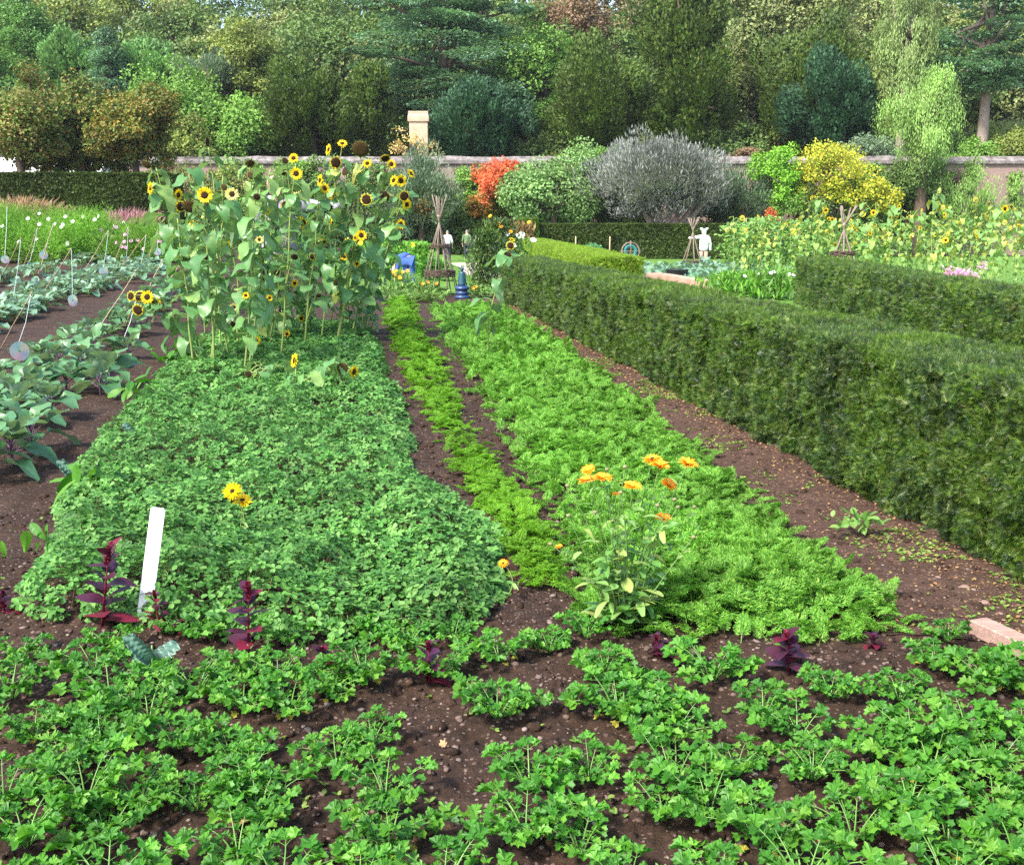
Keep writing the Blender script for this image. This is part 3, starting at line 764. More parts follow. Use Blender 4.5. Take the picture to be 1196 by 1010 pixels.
hedge('clipped_hedge', 'flat-faced olive hedge under the grey spreading tree', q[0], q[1], 1.2, 2.02, 260, .14, BM, 60, 4, .015, [TUFT], twigs=.01, flat=.6)
q = [D(606, 265, 65.2), D(628, 265, 65.2)]
hedge('clipped_hedge', 'small taller square block of hedge ending the olive hedge', q[0], q[1], 1.2, 2.35, 400, .12, [M['yewlight'], M['boxhedge'], M['yewtwig']], 60, 5, .01, [TUFT], twigs=.01, flat=.6)
q = [D(-60, 265, 55), D(204, 265, 55)]
hedge('clipped_hedge', 'tall dark hedge wall behind the feathery flower border', q[0], q[1], 1.6, 4.45, 260, .15, BM, 55, 6, .02, [TUFT], twigs=.01, flat=.6)

# ------------------------------------------------------------------ sunflowers
def flower_head(parent, pos, f, R, kind, seed, rg):
    """kind: yellow, cream, dark (petals gone), ring (dark disc, short petals)"""
    f = nrm(f); ref = np.array([0, 0, 1.0]) if abs(f[2]) < .9 else np.array([0, 1.0, 0])
    x = nrm(np.cross(ref, f)); y = np.cross(f, x); B = np.stack([x, y, f], -1)
    rd = R * {'yellow': .42, 'cream': .40, 'dark': .82, 'ring': .66}[kind]
    cal = lathe([(.004, -.30 * R), (rd * .5, -.24 * R), (rd * .98, -.05 * R), (rd * .97, -.01 * R)], 12)
    sep = []
    n = 12; a = np.arange(n) * 2 * PI / n + rg.random()
    A = np.stack([np.cos(a), np.sin(a), np.full(n, -.15 if kind != 'dark' else .35)], -1)
    sep = inst(OVAL, A * rd * .85 * np.array([1, 1, 0]), basis(A, np.repeat([[0, 0, 1.0]], n, 0)) * (R * (.40 if kind != 'dark' else .34)))
    h = Geo(); h.add(moved(cal, pos, B)); h.add(moved(sep, pos, B))
    ho = h.build('flower_head', M['sunstem'], parent)
    disc = lathe([(rd * .97, -.01 * R), (rd, .05 * R), (rd * .9, .12 * R), (rd * .5, .17 * R), (rd * .12, .15 * R)], 14)
    obj('seed_disc', moved(disc, pos, B), M['oldhead'] if rg.random() < .3 and kind == 'dark' else M['disc'], ho, True)
    if kind != 'dark':
        pg = Geo()
        for ring, (n, L, e) in enumerate(((17, 1.0, .05), (15, .9, .25))):
            if kind == 'ring': n, L = n - 3, L * .62
            a = np.arange(n) * 2 * PI / n + rg.random(n) * .2 + ring * .2
            A = nrm(np.stack([np.cos(a), np.sin(a), e + rg.normal(0, .16, n)], -1))
            s = (R - rd * .85) * L * rg.uniform(.85, 1.12, n)
            Rm = basis(A, np.repeat([[0, 0, 1.0]], n, 0) + rg.normal(0, .12, (n, 3)))
            sc3 = np.stack([np.full(n, R * .42), s, s], -1)
            pg.add(moved(inst(OVAL, A * rd * .85 * np.array([1, 1, .2]), Rm * sc3[:, None, :]), pos, B))
        pg.build('petals', M['cream'] if kind == 'cream' else M['petal'], ho)
    return ho

def interp_path(path, n):
    P = np.array(path, float); d = np.concatenate([[0], np.cumsum(np.linalg.norm(np.diff(P, axis=0), axis=1))])
    t = np.linspace(0, d[-1], n); Q = np.stack([np.interp(t, d, P[:, i]) for i in range(3)], -1)
    for _ in range(3):
        Q[1:-1] = .25 * Q[:-2] + .5 * Q[1:-1] + .25 * Q[2:]
    return Q
def sunflower(label, path, heads, nleaf, seed, r0=.014, t0=.15, lsize=(.20, .34), group=None, droopy=.6, name='sunflower'):
    rg = np.random.default_rng(seed); path = [np.asarray(p, float) for p in path]; base = path[0].copy(); base[2] = float(gh(base[0], base[1]))
    P = interp_path(path, 26) - base
    P[:, :2] += np.stack([.03 * noise(P[:, 2] * 2, P[:, 2] * 0 + seed, 3), .03 * noise(P[:, 2] * 2, P[:, 2] * 0 + seed, 4)], -1) * np.clip(P[:, 2:3], 0, 1)
    t_ = thing(name, label, 'sunflower', base, 0, group)
    st = Geo(); st.add(tube(P, np.linspace(r0, r0 * .45, 26), 7))
    lf = Geo()
    def leaf_at(p, az, L, el):
        a = np.array([math.cos(az), math.sin(az), .45]); pl = L * rg.uniform(.35, .6)
        q1 = p + nrm(a) * pl * .6; q2 = q1 + nrm(a * np.array([1, 1, 0]) + (0, 0, .1)) * pl * .4
        st.add(tube([p, q1, q2], [.004, .0035, .003], 4, False))
        ax = nrm(np.array([math.cos(az), math.sin(az), -el])); nn = nrm(np.array([0, 0, 1.0]) + .4 * np.array([math.cos(az), math.sin(az), 0]) + rg.normal(0, .25, 3))
        lf.add(inst(SUNL[rg.integers(0, 4)], [q2], basis(ax[None], nn[None]) * L))
    for i in range(nleaf):
        t = t0 + (1 - t0) * (i + .5) / nleaf + rg.normal(0, .01); t = min(max(t, .02), .985)
        k = t * 25; i0 = int(k); p = P[i0] + (P[min(25, i0 + 1)] - P[i0]) * (k - i0)
        L = rg.uniform(*lsize) * (1.0 - .5 * abs(t - .65) * 1.3)
        leaf_at(p, 2.4 * i + rg.normal(0, .5), L, rg.uniform(-.2, 1.7) * droopy + .1)
    for (hp, kind, R, f) in heads:
        hp = np.asarray(hp, float) - base; f = nrm(np.asarray(f, float))
        dd = np.linalg.norm(P - hp, axis=1); k = max(4, int(np.argmin(dd)) - rg.integers(3, 6))
        p0 = P[min(k, 25)]; back = hp - f * R * .28
        mid = (p0 + back) / 2 + np.array([0, 0, .12 + .1 * np.linalg.norm(back - p0)]) * (1 if f[2] < .3 else .2)
        c = [p0]
        for q in np.linspace(.15, 1, 7): c.append((1 - q) ** 2 * p0 + 2 * q * (1 - q) * mid + q * q * back)
        st.add(tube(c, np.linspace(.009, .0055, 8), 5))
        for j in range(2):
            leaf_at(c[2 + 2 * j], rg.uniform(0, 6.28), rg.uniform(.12, .22), rg.uniform(.2, .9))
        flower_head(t_, hp, f, R, kind, seed, rg)
    st.build('stem', M['sunstem'], t_, True); lf.build('leaves', M['sunleaf'], t_, True)
    return t_

SF = [  # base px, top px, leaves, label
    ((250, 438), (238, 212), 18, 'tall sunflower on a pale thin stem at the left front of the clump'),
    ((246, 430), (262, 205), 18, 'sunflower tied beside the leftmost pale stem with a cream flower'),
    ((285, 438), (302, 222), 20, 'bare-stemmed sunflower in the front middle of the clump beside a cane'),
    ((291, 430), (318, 196), 20, None),
    ((394, 400), (426, 190), 22, 'thick yellow-stemmed sunflower leaning right with a huge dark nodding head'),
    ((328, 420), (345, 192), 20, 'sunflower with one cream and several yellow flowers above the clump centre'),
    ((355, 410), (376, 205), 20, None),
    ((300, 415), (291, 192), 20, None),
    ((268, 420), (222, 198), 18, None),
    ((236, 426), (182, 196), 18, 'sunflower arching left with a dark head beyond the clump edge'),
    ((410, 396), (455, 192), 20, 'sunflower leaning to the right edge of the clump'),
    ((375, 402), (393, 182), 20, None),
    ((420, 391), (470, 226), 18, 'sunflower with dark and yellow heads overhanging the carrot rows'),
    ((338, 400), (331, 205), 18, None), ((362, 396), (358, 240), 16, None), ((314, 405), (342, 225), 18, None),
    ((258, 412), (245, 172), 18, 'tallest sunflower at left with a brown head seen from the side'),
    ((384, 396), (402, 215), 18, None), ((278, 406), (270, 240), 16, None), ((428, 386), (460, 258), 16, None), ((345, 396), (384, 248), 16, None), ((226, 430), (206, 255), 14, None)]
HD = [  # px, py, diameter px, kind, facing
    (242, 166, 11, 'dark', (1, -.2, 0)), (171, 192, 12, 'dark', (-.3, -.7, -.6)), (176, 220, 15, 'yellow', (-.8, -.5, .1)), (204, 221, 13, 'dark', (-.1, -.5, -.9)), (208, 228, 14, 'yellow', (.9, -.3, -.2)),
    (211, 241, 15, 'ring', (.5, -.7, -.3)), (221, 241, 17, 'dark', (0, -.9, -.5)), (239, 228, 18, 'yellow', (0, -1, .1)), (271, 227, 15, 'cream', (.25, -1, .1)), (292, 191, 11, 'dark', (.2, -.6, -.6)),
    (293, 205, 10, 'dark', (-.4, -.8, -.2)), (262, 219, 9, 'dark', (-.3, -.8, -.3)), (286, 216, 12, 'cream', (.7, .4, .5)), (279, 241, 9, 'ring', (.3, -.9, -.3)), (262, 262, 9, 'dark', (0, -.9, -.4)), (313, 248, 7, 'yellow', (.1, -.8, .6)),
    (333, 188, 8, 'dark', (-.2, -.9, -.3)), (331, 201, 8, 'dark', (.3, -.9, -.3)), (343, 185, 11, 'yellow', (0, -.9, .3)), (346, 203, 14, 'yellow', (.1, -1, 0)), (345, 221, 15, 'cream', (-.2, -1, 0)), (333, 240, 12, 'ring', (-.2, -1, 0)),
    (354, 260, 15, 'yellow', (0, -.9, -.3)), (374, 211, 14, 'yellow', (-.8, -.5, .1)), (379, 220, 13, 'yellow', (.6, -.6, .3)), (379, 242, 20, 'dark', (.1, -.55, -.8)), (384, 175, 13, 'yellow', (-.8, -.5, .2)), (400, 168, 11, 'yellow', (.1, -.7, .7)),
    (392, 190, 16, 'ring', (.4, -.8, -.1)), (404, 200, 13, 'dark', (-.5, -.6, .3)), (421, 174, 21, 'dark', (0, -.85, -.45)), (429, 191, 10, 'yellow', (0, -.9, .3)), (450, 185, 13, 'ring', (.2, -.6, -.7)), (457, 192, 11, 'yellow', (.4, -.9, .1)),
    (390, 230, 14, 'yellow', (.9, -.4, 0)), (428, 233, 15, 'ring', (0, -1, 0)), (449, 229, 14, 'dark', (-.4, -.8, -.3)), (460, 211, 12, 'yellow', (-.5, -.6, .2)), (468, 211, 14, 'yellow', (.5, -.8, -.1)), (480, 203, 11, 'yellow', (.7, -.4, .4)),
    (472, 229, 14, 'ring', (.3, -.9, -.2)), (475, 239, 12, 'yellow', (.6, -.7, -.2)), (468, 262, 12, 'yellow', (.6, -.7, .1)), (422, 275, 13, 'yellow', (0, -1, 0)), (385, 259, 9, 'yellow', (-.6, -.7, .2)),
    (283, 300, 9, 'yellow', (.2, -.9, .1)), (255, 318, 8, 'yellow', (-.4, -.9, .2)), (315, 348, 8, 'yellow', (0, -1, .1)), (352, 372, 8, 'yellow', (.3, -.9, 0)), (303, 280, 9, 'cream', (0, -1, 0)), (365, 300, 9, 'ring', (-.3, -.9, .1)), (402, 300, 9, 'yellow', (.3, -.9, .2)), (335, 390, 8, 'yellow', (0, -1, .2)), (392, 330, 8, 'dark', (0, -.9, -.3)), (240, 300, 8, 'dark', (-.2, -.9, -.2)), (287, 345, 8, 'yellow', (.2, -1, .2)), (310, 318, 8, 'dark', (.2, -.9, -.2)), (378, 282, 9, 'yellow', (.1, -1, 0)), (265, 285, 9, 'yellow', (-.2, -1, .1)),
    (273, 359, 10, 'cream', (0, -1, .2)), (326, 370, 10, 'yellow', (.1, -1, .2)), (299, 398, 11, 'yellow', (0, -1, .2)), (344, 331, 9, 'yellow', (.5, -.8, .1)), (344, 300, 9, 'dark', (0, -.8, -.5)), (323, 318, 8, 'dark', (.4, -.7, -.4)), (273, 379, 9, 'dark', (-.3, -.8, -.4)), (372, 345, 7, 'dark', (.2, -.8, -.5)), (415, 278, 8, 'yellow', (-.7, -.6, .1)), (300, 230, 9, 'dark', (0, -.9, -.4)), (436, 295, 9, 'yellow', (.5, -.8, .1))]
plants = []
for i, (b, t, n, lab) in enumerate(SF):
    B = G(*b); Tt = D(t[0], t[1], B[1] - .1); plants.append([B, Tt, []])
for k, (px, py, dia, kind, f) in enumerate(HD):
    best, bd = 0, 1e9
    for i, (b, t, n, lab) in enumerate(SF):
        # where the stem passes at that height in the picture
        u = min(1, max(0, (b[1] - py) / (b[1] - t[1]))); sx = b[0] + (t[0] - b[0]) * u
        dd = abs(sx - px) + max(0, t[1] - py) * 1.2 + 6 * len(plants[i][2])
        if dd < bd: best, bd = i, dd
    Yh = plants[best][0][1] - .42 + (.25 if k % 3 == 0 else 0)
    plants[best][2].append((D(px, py, Yh), kind, dia / 2 * Yh / FPX * 1.12, f))
for i, (b, t, n, lab) in enumerate(SF):
    B, Tt, hs = plants[i]
    sunflower(lab or 'leafy sunflower in the crowded middle of the front sunflower clump', [B, B * .65 + Tt * .35 + (.02, 0, .05), Tt], hs, int(n * (1.55 if i in (4, 10, 12, 17, 19, 20, 8, 9) else 1.3)), 400 + i, .016 if i != 4 else .032, (.30, .10, .18)[i % 3], (.12, .31),
              'sunflowers in the front clump')
rg = np.random.default_rng(61)
for i in range(14):
    px, py = rg.uniform(222, 440), rg.uniform(362, 402); B = G(px, py); h = rg.uniform(1.0, 2.2); tp = B + (rg.normal(0, .12), 0, h)
    hs = [(tp + (rg.normal(0, .05), -.1, .02), ('dark', 'yellow', 'ring')[i % 3], rg.uniform(.045, .06), (rg.normal(0, .3), -1, .1))] if i % 3 else []
    sunflower('short bushy sunflower filling the shaded back of the front clump', [B, (B + tp) / 2 + (.03, 0, 0), tp], hs, 15 + int(9 * h), 1450 + i, .011, .06, (.15, .29), 'short sunflowers at the back of the front clump')
# leaning and fallen ones
Yb = G(330, 470)[1]
sunflower('fallen sunflower lying over the low green carpet with round dark heads', [G(322, 478), D(345, 452, Yb), D(372, 434, Yb), D(392, 424, Yb)],
          [(D(400, 430, Yb - .1), 'dark', .075, (0, -1, -.1)), (D(399, 448, Yb - .1), 'dark', .065, (.2, -1, -.2)), (D(413, 434, Yb), 'yellow', .08, (.8, -.5, -.2)), (D(344, 421, Yb), 'yellow', .085, (-.8, -.5, .2))], 9, 501, .012, .35, (.16, .24), droopy=1.5)
Yb = G(300, 455)[1]
sunflower('drooping sunflower with withered heads bent down at the foot of the clump', [G(322, 432), D(312, 432, Yb), D(292, 443, Yb), D(274, 456, Yb)],
          [(D(290, 437, Yb - .1), 'dark', .05, (0, -1, -.2)), (D(300, 452, Yb - .1), 'dark', .045, (0, -1, -.3)), (D(288, 446, Yb), 'dark', .04, (-.4, -1, 0)), (D(310, 440, Yb), 'dark', .045, (.2, -1, .2)), (D(262, 449, Yb), 'yellow', .04, (0, -1, .3))], 12, 502, .010, .2, (.14, .24), droopy=1.3)
Yb = G(236, 428)[1]
sunflower('sunflower leaning far left with a cluster of orange-yellow flowers', [G(238, 430), D(222, 400, Yb), D(205, 372, Yb), D(178, 352, Yb)],
          [(D(153, 346, Yb - .1), 'ring', .085, (-.4, -.9, .1)), (D(163, 346, Yb), 'ring', .10, (-.2, -1, .4)), (D(172, 347, Yb - .1), 'yellow', .10, (0, -1, .2)), (D(161, 362, Yb - .15), 'ring', .10, (-.1, -1, -.2)), (D(181, 353, Yb), 'yellow', .09, (.6, -.6, .5))], 12, 503, .012, .25, (.2, .3), droopy=1.2)
Yb = G(570, 425)[1]
sunflower('single slim sunflower with a dark head standing in the carrot bed', [G(569, 425), D(572, 370, Yb), D(583, 335, Yb), D(591, 298, Yb)],
          [(D(592, 299, Yb - .05), 'dark', .075, (0, -1, -.2)), (D(596, 287, Yb), 'ring', .075, (.2, -1, .1)), (D(598, 280, Yb + .1), 'yellow', .05, (.4, -.4, .8))], 11, 504, .012, .3, (.17, .27), droopy=.8)

# ------------------------------------------------------------------ marigolds
def daisy(parent, pos, f, R, seed, n=20, cr=.26, mat='orange'):
    rg = np.random.default_rng(seed); f = nrm(f); ref = np.array([0, 1.0, 0]) if abs(f[1]) < .8 else np.array([1.0, 0, 0])
    x = nrm(np.cross(ref, f)); B = np.stack([x, np.cross(f, x), f], -1); pg = Geo()
    for ring, (L, e) in enumerate(((1, .12), (.86, .3), (.7, .5))):
        a = np.arange(n) * 2 * PI / n + ring * .16 + rg.normal(0, .05, n)
        A = nrm(np.stack([np.cos(a), np.sin(a), e + rg.normal(0, .10, n)], -1)); s = R * (1 - cr * .6) * L * rg.uniform(.85, 1.1, n)
        sc3 = np.stack([np.full(n, R * .34), s, s], -1)
        pg.add(moved(inst(OVAL, A * R * cr * .6, basis(A, np.repeat([[0, 0, 1.0]], n, 0)) * sc3[:, None, :]), pos, B))
    fo = pg.build('flower', M[mat], parent)
    obj('flower_centre', moved(lathe([(R * cr * .8, 0), (R * cr, .10 * R), (R * cr * .7, .2 * R), (R * .05, .22 * R)], 10), pos, B), M['disc'] if seed % 2 else M['orange'], fo, True)
def stems_plant(t_, base, tips, matst, matlf, seed, leafset, lsz, r0=.005, fork=.25, lpn=7, low=8, lowL=(.12, .17)):
    rg = np.random.default_rng(seed); st, lf = Geo(), Geo()
    for tp in tips:
        tp = np.asarray(tp, float) - base; p0 = np.array([rg.normal(0, .012), rg.normal(0, .012), 0])
        mid = np.array([tp[0] * .3, tp[1] * .3, tp[2] * .45]) + rg.normal(0, .035, 3)
        c = [(1 - q) ** 2 * p0 + 2 * q * (1 - q) * mid + q * q * tp for q in np.linspace(0, 1, 9)]
        st.add(tube(c, np.linspace(r0, r0 * .42, 9), 6))
        for i in range(lpn):
            k = rg.uniform(1.5, 7.5); i0 = int(k); p = c[i0] + (c[i0 + 1] - c[i0]) * (k - i0)
            az = rg.uniform(0, 2 * PI); ax = nrm(np.array([math.cos(az), math.sin(az), rg.uniform(-.1, .9)])); nn = nrm(np.array([0, 0, 1.0]) + rg.normal(0, .3, 3))
            lf.add(inst(leafset[rg.integers(0, len(leafset))], [p], basis(ax[None], nn[None]) * rg.uniform(*lsz) * (1.25 - .09 * k)))
    for i in range(low):
        az = rg.uniform(0, 2 * PI); ax = nrm(np.array([math.cos(az), math.sin(az), rg.uniform(.1, 1.0)]))
        lf.add(inst(leafset[rg.integers(0, len(leafset))], [np.array([0, 0, rg.uniform(.02, .10)])], basis(ax[None], np.array([[0, 0, 1.0]])) * rg.uniform(*lowL)))
    st.build('stems', matst, t_, True); lf.build('leaves', matlf, t_, True)
base = G(728, 738); Ym = base[1]
t_ = thing('marigold_plant', 'bushy marigold with open orange flowers and long pale lower leaves', 'marigold', base)
FL = [(687, 549, 8, (-.3, -.4, .9)), (685, 561, 10, (-.2, -.1, 1)), (704, 558, 10, (.1, -.2, 1)), (739, 568, 10, (.1, -.25, 1)), (719, 577, 4, (0, -.2, 1)), (762, 537, 10, (-.2, -.2, 1)), (770, 543, 11, (.1, -.25, 1)), (804, 542, 11, (.2, -.2, 1)), (781, 566, 10, (.35, -.35, .8)), (774, 605, 10, (.1, -.2, 1)), (653, 638, 4, (-.2, -.2, 1))]
SD = [(664, 602), (695, 598), (730, 545), (756, 629), (788, 583), (768, 590), (731, 622), (643, 635), (810, 627), (792, 592), (709, 548), (663, 567), (811, 592), (725, 575)]
rg = np.random.default_rng(12); tips, k = [], 0
for (px, py, r, f) in FL:
    p = D(px, py, Ym + rg.uniform(-.12, .12)); tips.append(p); daisy(t_, p - base, f, r * 1.25 * Ym / FPX, 600 + 2 * k + (k == 5), mat='orange'); k += 1
sg = Geo()
for px, py in SD:
    p = D(px, py, Ym + rg.uniform(-.15, .15)); tips.append(p); sg.add(moved(ICO, p - base, np.diag([.013, .013, .010])))
sg.build('seed_heads', M['seedhead'], t_, True)
stems_plant(t_, base, tips, M['marstem'], M['marleaf'], 13, LANC + SPOON, (.06, .115), .0042, lpn=11, low=26, lowL=(.13, .21))
for (pxb, fl, lab, mat, low) in [((282, 640), [(272, 574, 13, (-.1, -.8, .6)), (283, 585, 13, (.2, -.4, .9))], 'yellow marigold with two open flowers rising from the green carpet', 'petal', 3),
                            ((588, 700), [(588, 658, 7, (-.2, -.6, .7))], 'lone small orange marigold flower beside the feathery row', 'orange', 2)]:
    b = G(*pxb); t_ = thing('marigold_plant', lab, 'marigold', b); tips = []
    for j, (px, py, r, f) in enumerate(fl):
        p = D(px, py, b[1] - .05 + .04 * j); tips.append(p); daisy(t_, p - b, f, r * b[1] / FPX, 651 + 2 * j, mat=mat)
    stems_plant(t_, b, tips, M['sunstem'], M['marleaf'], 77, LANC, (.05, .08), .004, lpn=5, low=low)

# ------------------------------------------------------------------ amaranths
AM = [((118, 735), (128, 635), 1.1, 'tallest crimson amaranth with red lower leaves left of the white label'), ((290, 770), (290, 680), .9, 'crimson amaranth spike in front of the green carpet edge'), ((188, 740), (180, 690), .6, 'small crimson amaranth close in front of the white label'), ((220, 745), (213, 725), .55, 'low purple amaranth seedling right of the kale leaf'), ((502, 800), (500, 750), .7, 'purple amaranth alone on bare soil in front of the oxalis mound'),
      ((922, 792), (918, 738), .8, 'bushy dark purple amaranth at the near end of the carrot bed'), ((770, 768), (766, 742), .55, 'low magenta-stemmed amaranth beside the marigold clump'), ((795, 790), (792, 776), .35, 'tiny purple amaranth seedling on soil below the marigold'), ((1022, 758), (1020, 742), .45, 'low purple amaranth at the path end of the carrots'), ((380, 775), (376, 756), .55, 'purple amaranth half hidden by celery at the carpet front'), ((5, 712), (4, 690), .6, 'dark amaranth cut off by the left edge'), ((690, 735), (688, 720), .5, 'small dark amaranth under the marigold leaves')]
for i, (b, t, s, lab) in enumerate(AM):
    B = G(*b); B[2] = float(gh(B[0], B[1])); Tp = D(t[0], t[1], B[1]) - B; rg = np.random.default_rng(700 + i)
    t_ = thing('amaranth_plant', lab, 'amaranth', B, 0, 'purple amaranths in the front bed'); lf, rd, st, rl = Geo(), Geo(), Geo(), Geo()
    st.add(tube([(0, 0, -.02), Tp * .5, Tp], [.006 * s + .002, .005 * s + .001, .002], 6))
    n = int(9 + 8 * s)
    for j in range(n):
        u = .12 + .86 * j / n; az = 2.4 * j + rg.normal(0, .3); ax = nrm(np.array([math.cos(az), math.sin(az), .25 + .7 * u + rg.normal(0, .2)]))
        L = s * (.15 - .075 * u) * rg.uniform(.8, 1.15)
        (rl if rg.random() < (.35 if u < .4 else .08) or j == 0 else lf).add(inst(LANC[rg.integers(0, 3)], [Tp * u], basis(ax[None], np.array([[0, 0, 1.0]]) + rg.normal(0, .2, (1, 3))) * np.array([2.1, 1, 1]) * L))
    k = 60; u = 1 - .25 * rg.random(k); az = rg.uniform(0, 6.28, k); ax = nrm(np.stack([np.cos(az), np.sin(az), np.full(k, 1.0)], -1))
    rd.add(inst(OVAL, Tp[None] * u[:, None], basis(ax, rg.normal(0, 1, (k, 3))) * (.022 * s)))
    lf.build('leaves', M['amar'], t_, True); rd.build('flower_spike', M['amarred'], t_); rl.build('red_leaves', M['amarred'], t_, True); st.build('stem', M['amarred'], t_, True)

# kale
def kale(label, b, t, s, seed):
    B = G(*b); B[2] = float(gh(B[0], B[1])); Tp = D(t[0], t[1], B[1]) - B; rg = np.random.default_rng(seed); t_ = thing('kale_plant', label, 'kale', B)
    st, lf = Geo(), Geo(); st.add(tube([(0, 0, 0), Tp * .5 + (.01, 0, 0), Tp * .9], [.008, .006, .004], 6))
    for j in range(5 if s > .2 else 3):
        az = 2.1 * j + .4; ax = nrm(np.array([math.cos(az), math.sin(az) * .7, .55 if j else 1.4]))
        lf.add(inst(KALE, [Tp * (.35 + .12 * j)], basis(ax[None], np.array([[0, -1.0, .6]])) * s * rg.uniform(.8, 1.1)))
    st.build('stalks', M['celstalk'], t_, True); lf.build('leaves', M['kale'], t_, True)
kale('crinkled grey-green kale among the celery near the white label', (172, 800), (178, 748), .13, 1)
kale('small crinkled kale at the left edge of the green carpet', (92, 575), (88, 548), .13, 2)
kale('pale crinkled kale sprout inside the green carpet below the brassicas', (160, 525), (160, 500), .12, 3)

# ------------------------------------------------------------------ brassicas
def brassica(seed, n=13, mat='brass', stem=.16, L=(.17, .26), name='brassica_plant', lab='', up=(.1, 1.1), mst='purpstalk'):
    rg = np.random.default_rng(seed); t_ = thing(name, lab, 'brassica'); st, lf = Geo(), Geo()
    st.add(tube([(0, 0, -.02), (.01, 0, stem * .6), (0, .01, stem)], [.013, .012, .008], 7))
    for i in range(n):
        u = i / (n - 1); az = 2.4 * i + rg.normal(0, .25); el = up[0] + (up[1] - up[0]) * u + rg.normal(0, .12)
        d = np.array([math.cos(az) * math.cos(el), math.sin(az) * math.cos(el), math.sin(el)]); p = np.array([0, 0, stem * (.45 + .55 * u)]); l = rg.uniform(*L) * (1 - .35 * u)
        q = p + d * l * .55 + (0, 0, .02)
        st.add(tube([p, p + d * l * .3 + (0, 0, .012), q], [.0055, .0045, .0035], 5, False))
        ax = nrm(d + (0, 0, .05 - .45 * rg.random())); nn = nrm(np.array([0, 0, 1.0]) - .2 * d + rg.normal(0, .22, 3))
        lf.add(inst(BRAL[rg.integers(0, 4)], [q], basis(ax[None], nn[None]) * l))
    st.build('stalks', M[mst], t_, True); lf.build('leaves', M[mat], t_, True)
    return t_
def place(protos, spots, rg, smin, smax, labels, group, jit=0):
    out = []
    for i, (x, y) in enumerate(spots):
        z = float(gh(x, y)); s = rg.uniform(smin, smax); rz = rg.uniform(0, 6.28); lab = labels(i) if callable(labels) else labels
        if i < len(protos):
            o = protos[i]; o.location = (x, y, z); o.rotation_euler = (0, 0, rz); o.scale = (s, s, s); o['label'] = lab; o['group'] = group
        else: o = copy_thing(protos[i % len(protos)], (x, y, z), rz, s, lab, group)
        out.append(o)
    return out
rg = np.random.default_rng(33)
r1 = [(-15, 560), (14, 545), (38, 528), (20, 500), (60, 488), (8, 478), (45, 462), (78, 458), (98, 440), (118, 462), (70, 432), (112, 420), (130, 452), (128, 405), (150, 420), (158, 392), (140, 385), (172, 380), (186, 365), (165, 366), (200, 352), (215, 340), (228, 332), (-8, 462), (28, 440), (52, 428), (84, 412), (104, 398), (126, 388), (146, 372), (172, 358), (192, 344), (-12, 500), (32, 470)]
place([brassica(800 + i, lab='x', L=(.20, .30), up=(.25, 1.2)) for i in range(6)], [tuple(G(*p)[:2]) for p in r1], rg, .95, 1.25, 'broad-leaved blue-green brassica in the nearest row left of the carpet', 'brassicas in the nearest left row')
r2 = []
for u in np.linspace(0, 1, 30): r2 += [(-25 + 215 * u + rg.normal(0, 4), 392 - 76 * u ** .85 + rg.normal(0, 3)), (-25 + 205 * u + rg.normal(0, 4), 374 - 64 * u ** .85 + rg.normal(0, 3))]
place([brassica(820 + i, 12, 'brass2', .14, (.16, .24), lab='x', mst='celstalk') for i in range(4)], [tuple(G(*p)[:2]) for p in r2], rg, 1.0, 1.35, 'glaucous grey-green brassica in the second row behind the soil strip', 'brassicas in the second left row')
r3 = [(-20 + 12.5 * i + rg.normal(0, 3), 334 - .35 * 12.5 * i * .55 + rg.normal(0, 2)) for i in range(16)]
place([brassica(830 + i, 10, 'brass2', .12, (.16, .22), lab='x', mst='celstalk') for i in range(2)], [tuple(G(*p)[:2]) for p in r3], rg, 1.2, 1.6, 'small grey-green brassica in the third row before the flower border', 'brassicas in the third left row')

# ------------------------------------------------------------------ canes with hanging discs
def disc_rep(R, rh, n=28, th=.0015):
    V, F = [], []
    for y in (-th, th):
        for r in (rh, R):
            for j in range(n): V.append((r * math.cos(2 * PI * j / n), y, r * math.sin(2 * PI * j / n)))
    for j in range(n):
        k = (j + 1) % n
        F += [(j, k, n + k, n + j), (2 * n + j, 3 * n + j, 3 * n + k, 2 * n + k), (n + j, n + k, 3 * n + k, 3 * n + j), (j, 2 * n + j, 2 * n + k, k)]
    return rep(V, F)
CN = [((0, 408), (37, 342), (23, 410, 10)), ((100, 408), (158, 318), None), ((48, 347), (84, 290), (85, 351, 7)), ((93, 326), (127, 269), (121, 317, 6)), ((130, 315), (150, 265), (148, 304, 6)), ((138, 317), (171, 274), (165, 313, 5)),
      ((170, 312), (184, 268), (184, 294, 5)), ((172, 340), (190, 303), None), ((188, 342), (211, 307), None), ((0, 327), (25, 278), (16, 352, 4)), ((26, 316), (44, 266), (35, 310, 4)), ((45, 320), (62, 262), (51, 298, 5)), ((-10, 275), (10, 238), (6, 303, 5)), ((146, 382), (160, 348), (144, 403, 5)), ((205, 345), (216, 325), None)]
CD_L = ['large shiny disc hanging low over the nearest brassicas', None, 'shiny disc dangling over the second brassica row', 'shiny disc hanging from a long slanting cane before the border', 'shiny disc hanging against the feathery border foliage', 'greyish disc hanging from the shorter slanting cane', 'small disc high on a string beside the sunflowers', None, None, 'small dull disc at the left edge over grey leaves', 'narrow edge-on disc on a string at far left', 'bright disc beside pink flowers of the border', 'bright disc at the left end of the border', 'white disc low among the nearest brassica leaves', None]
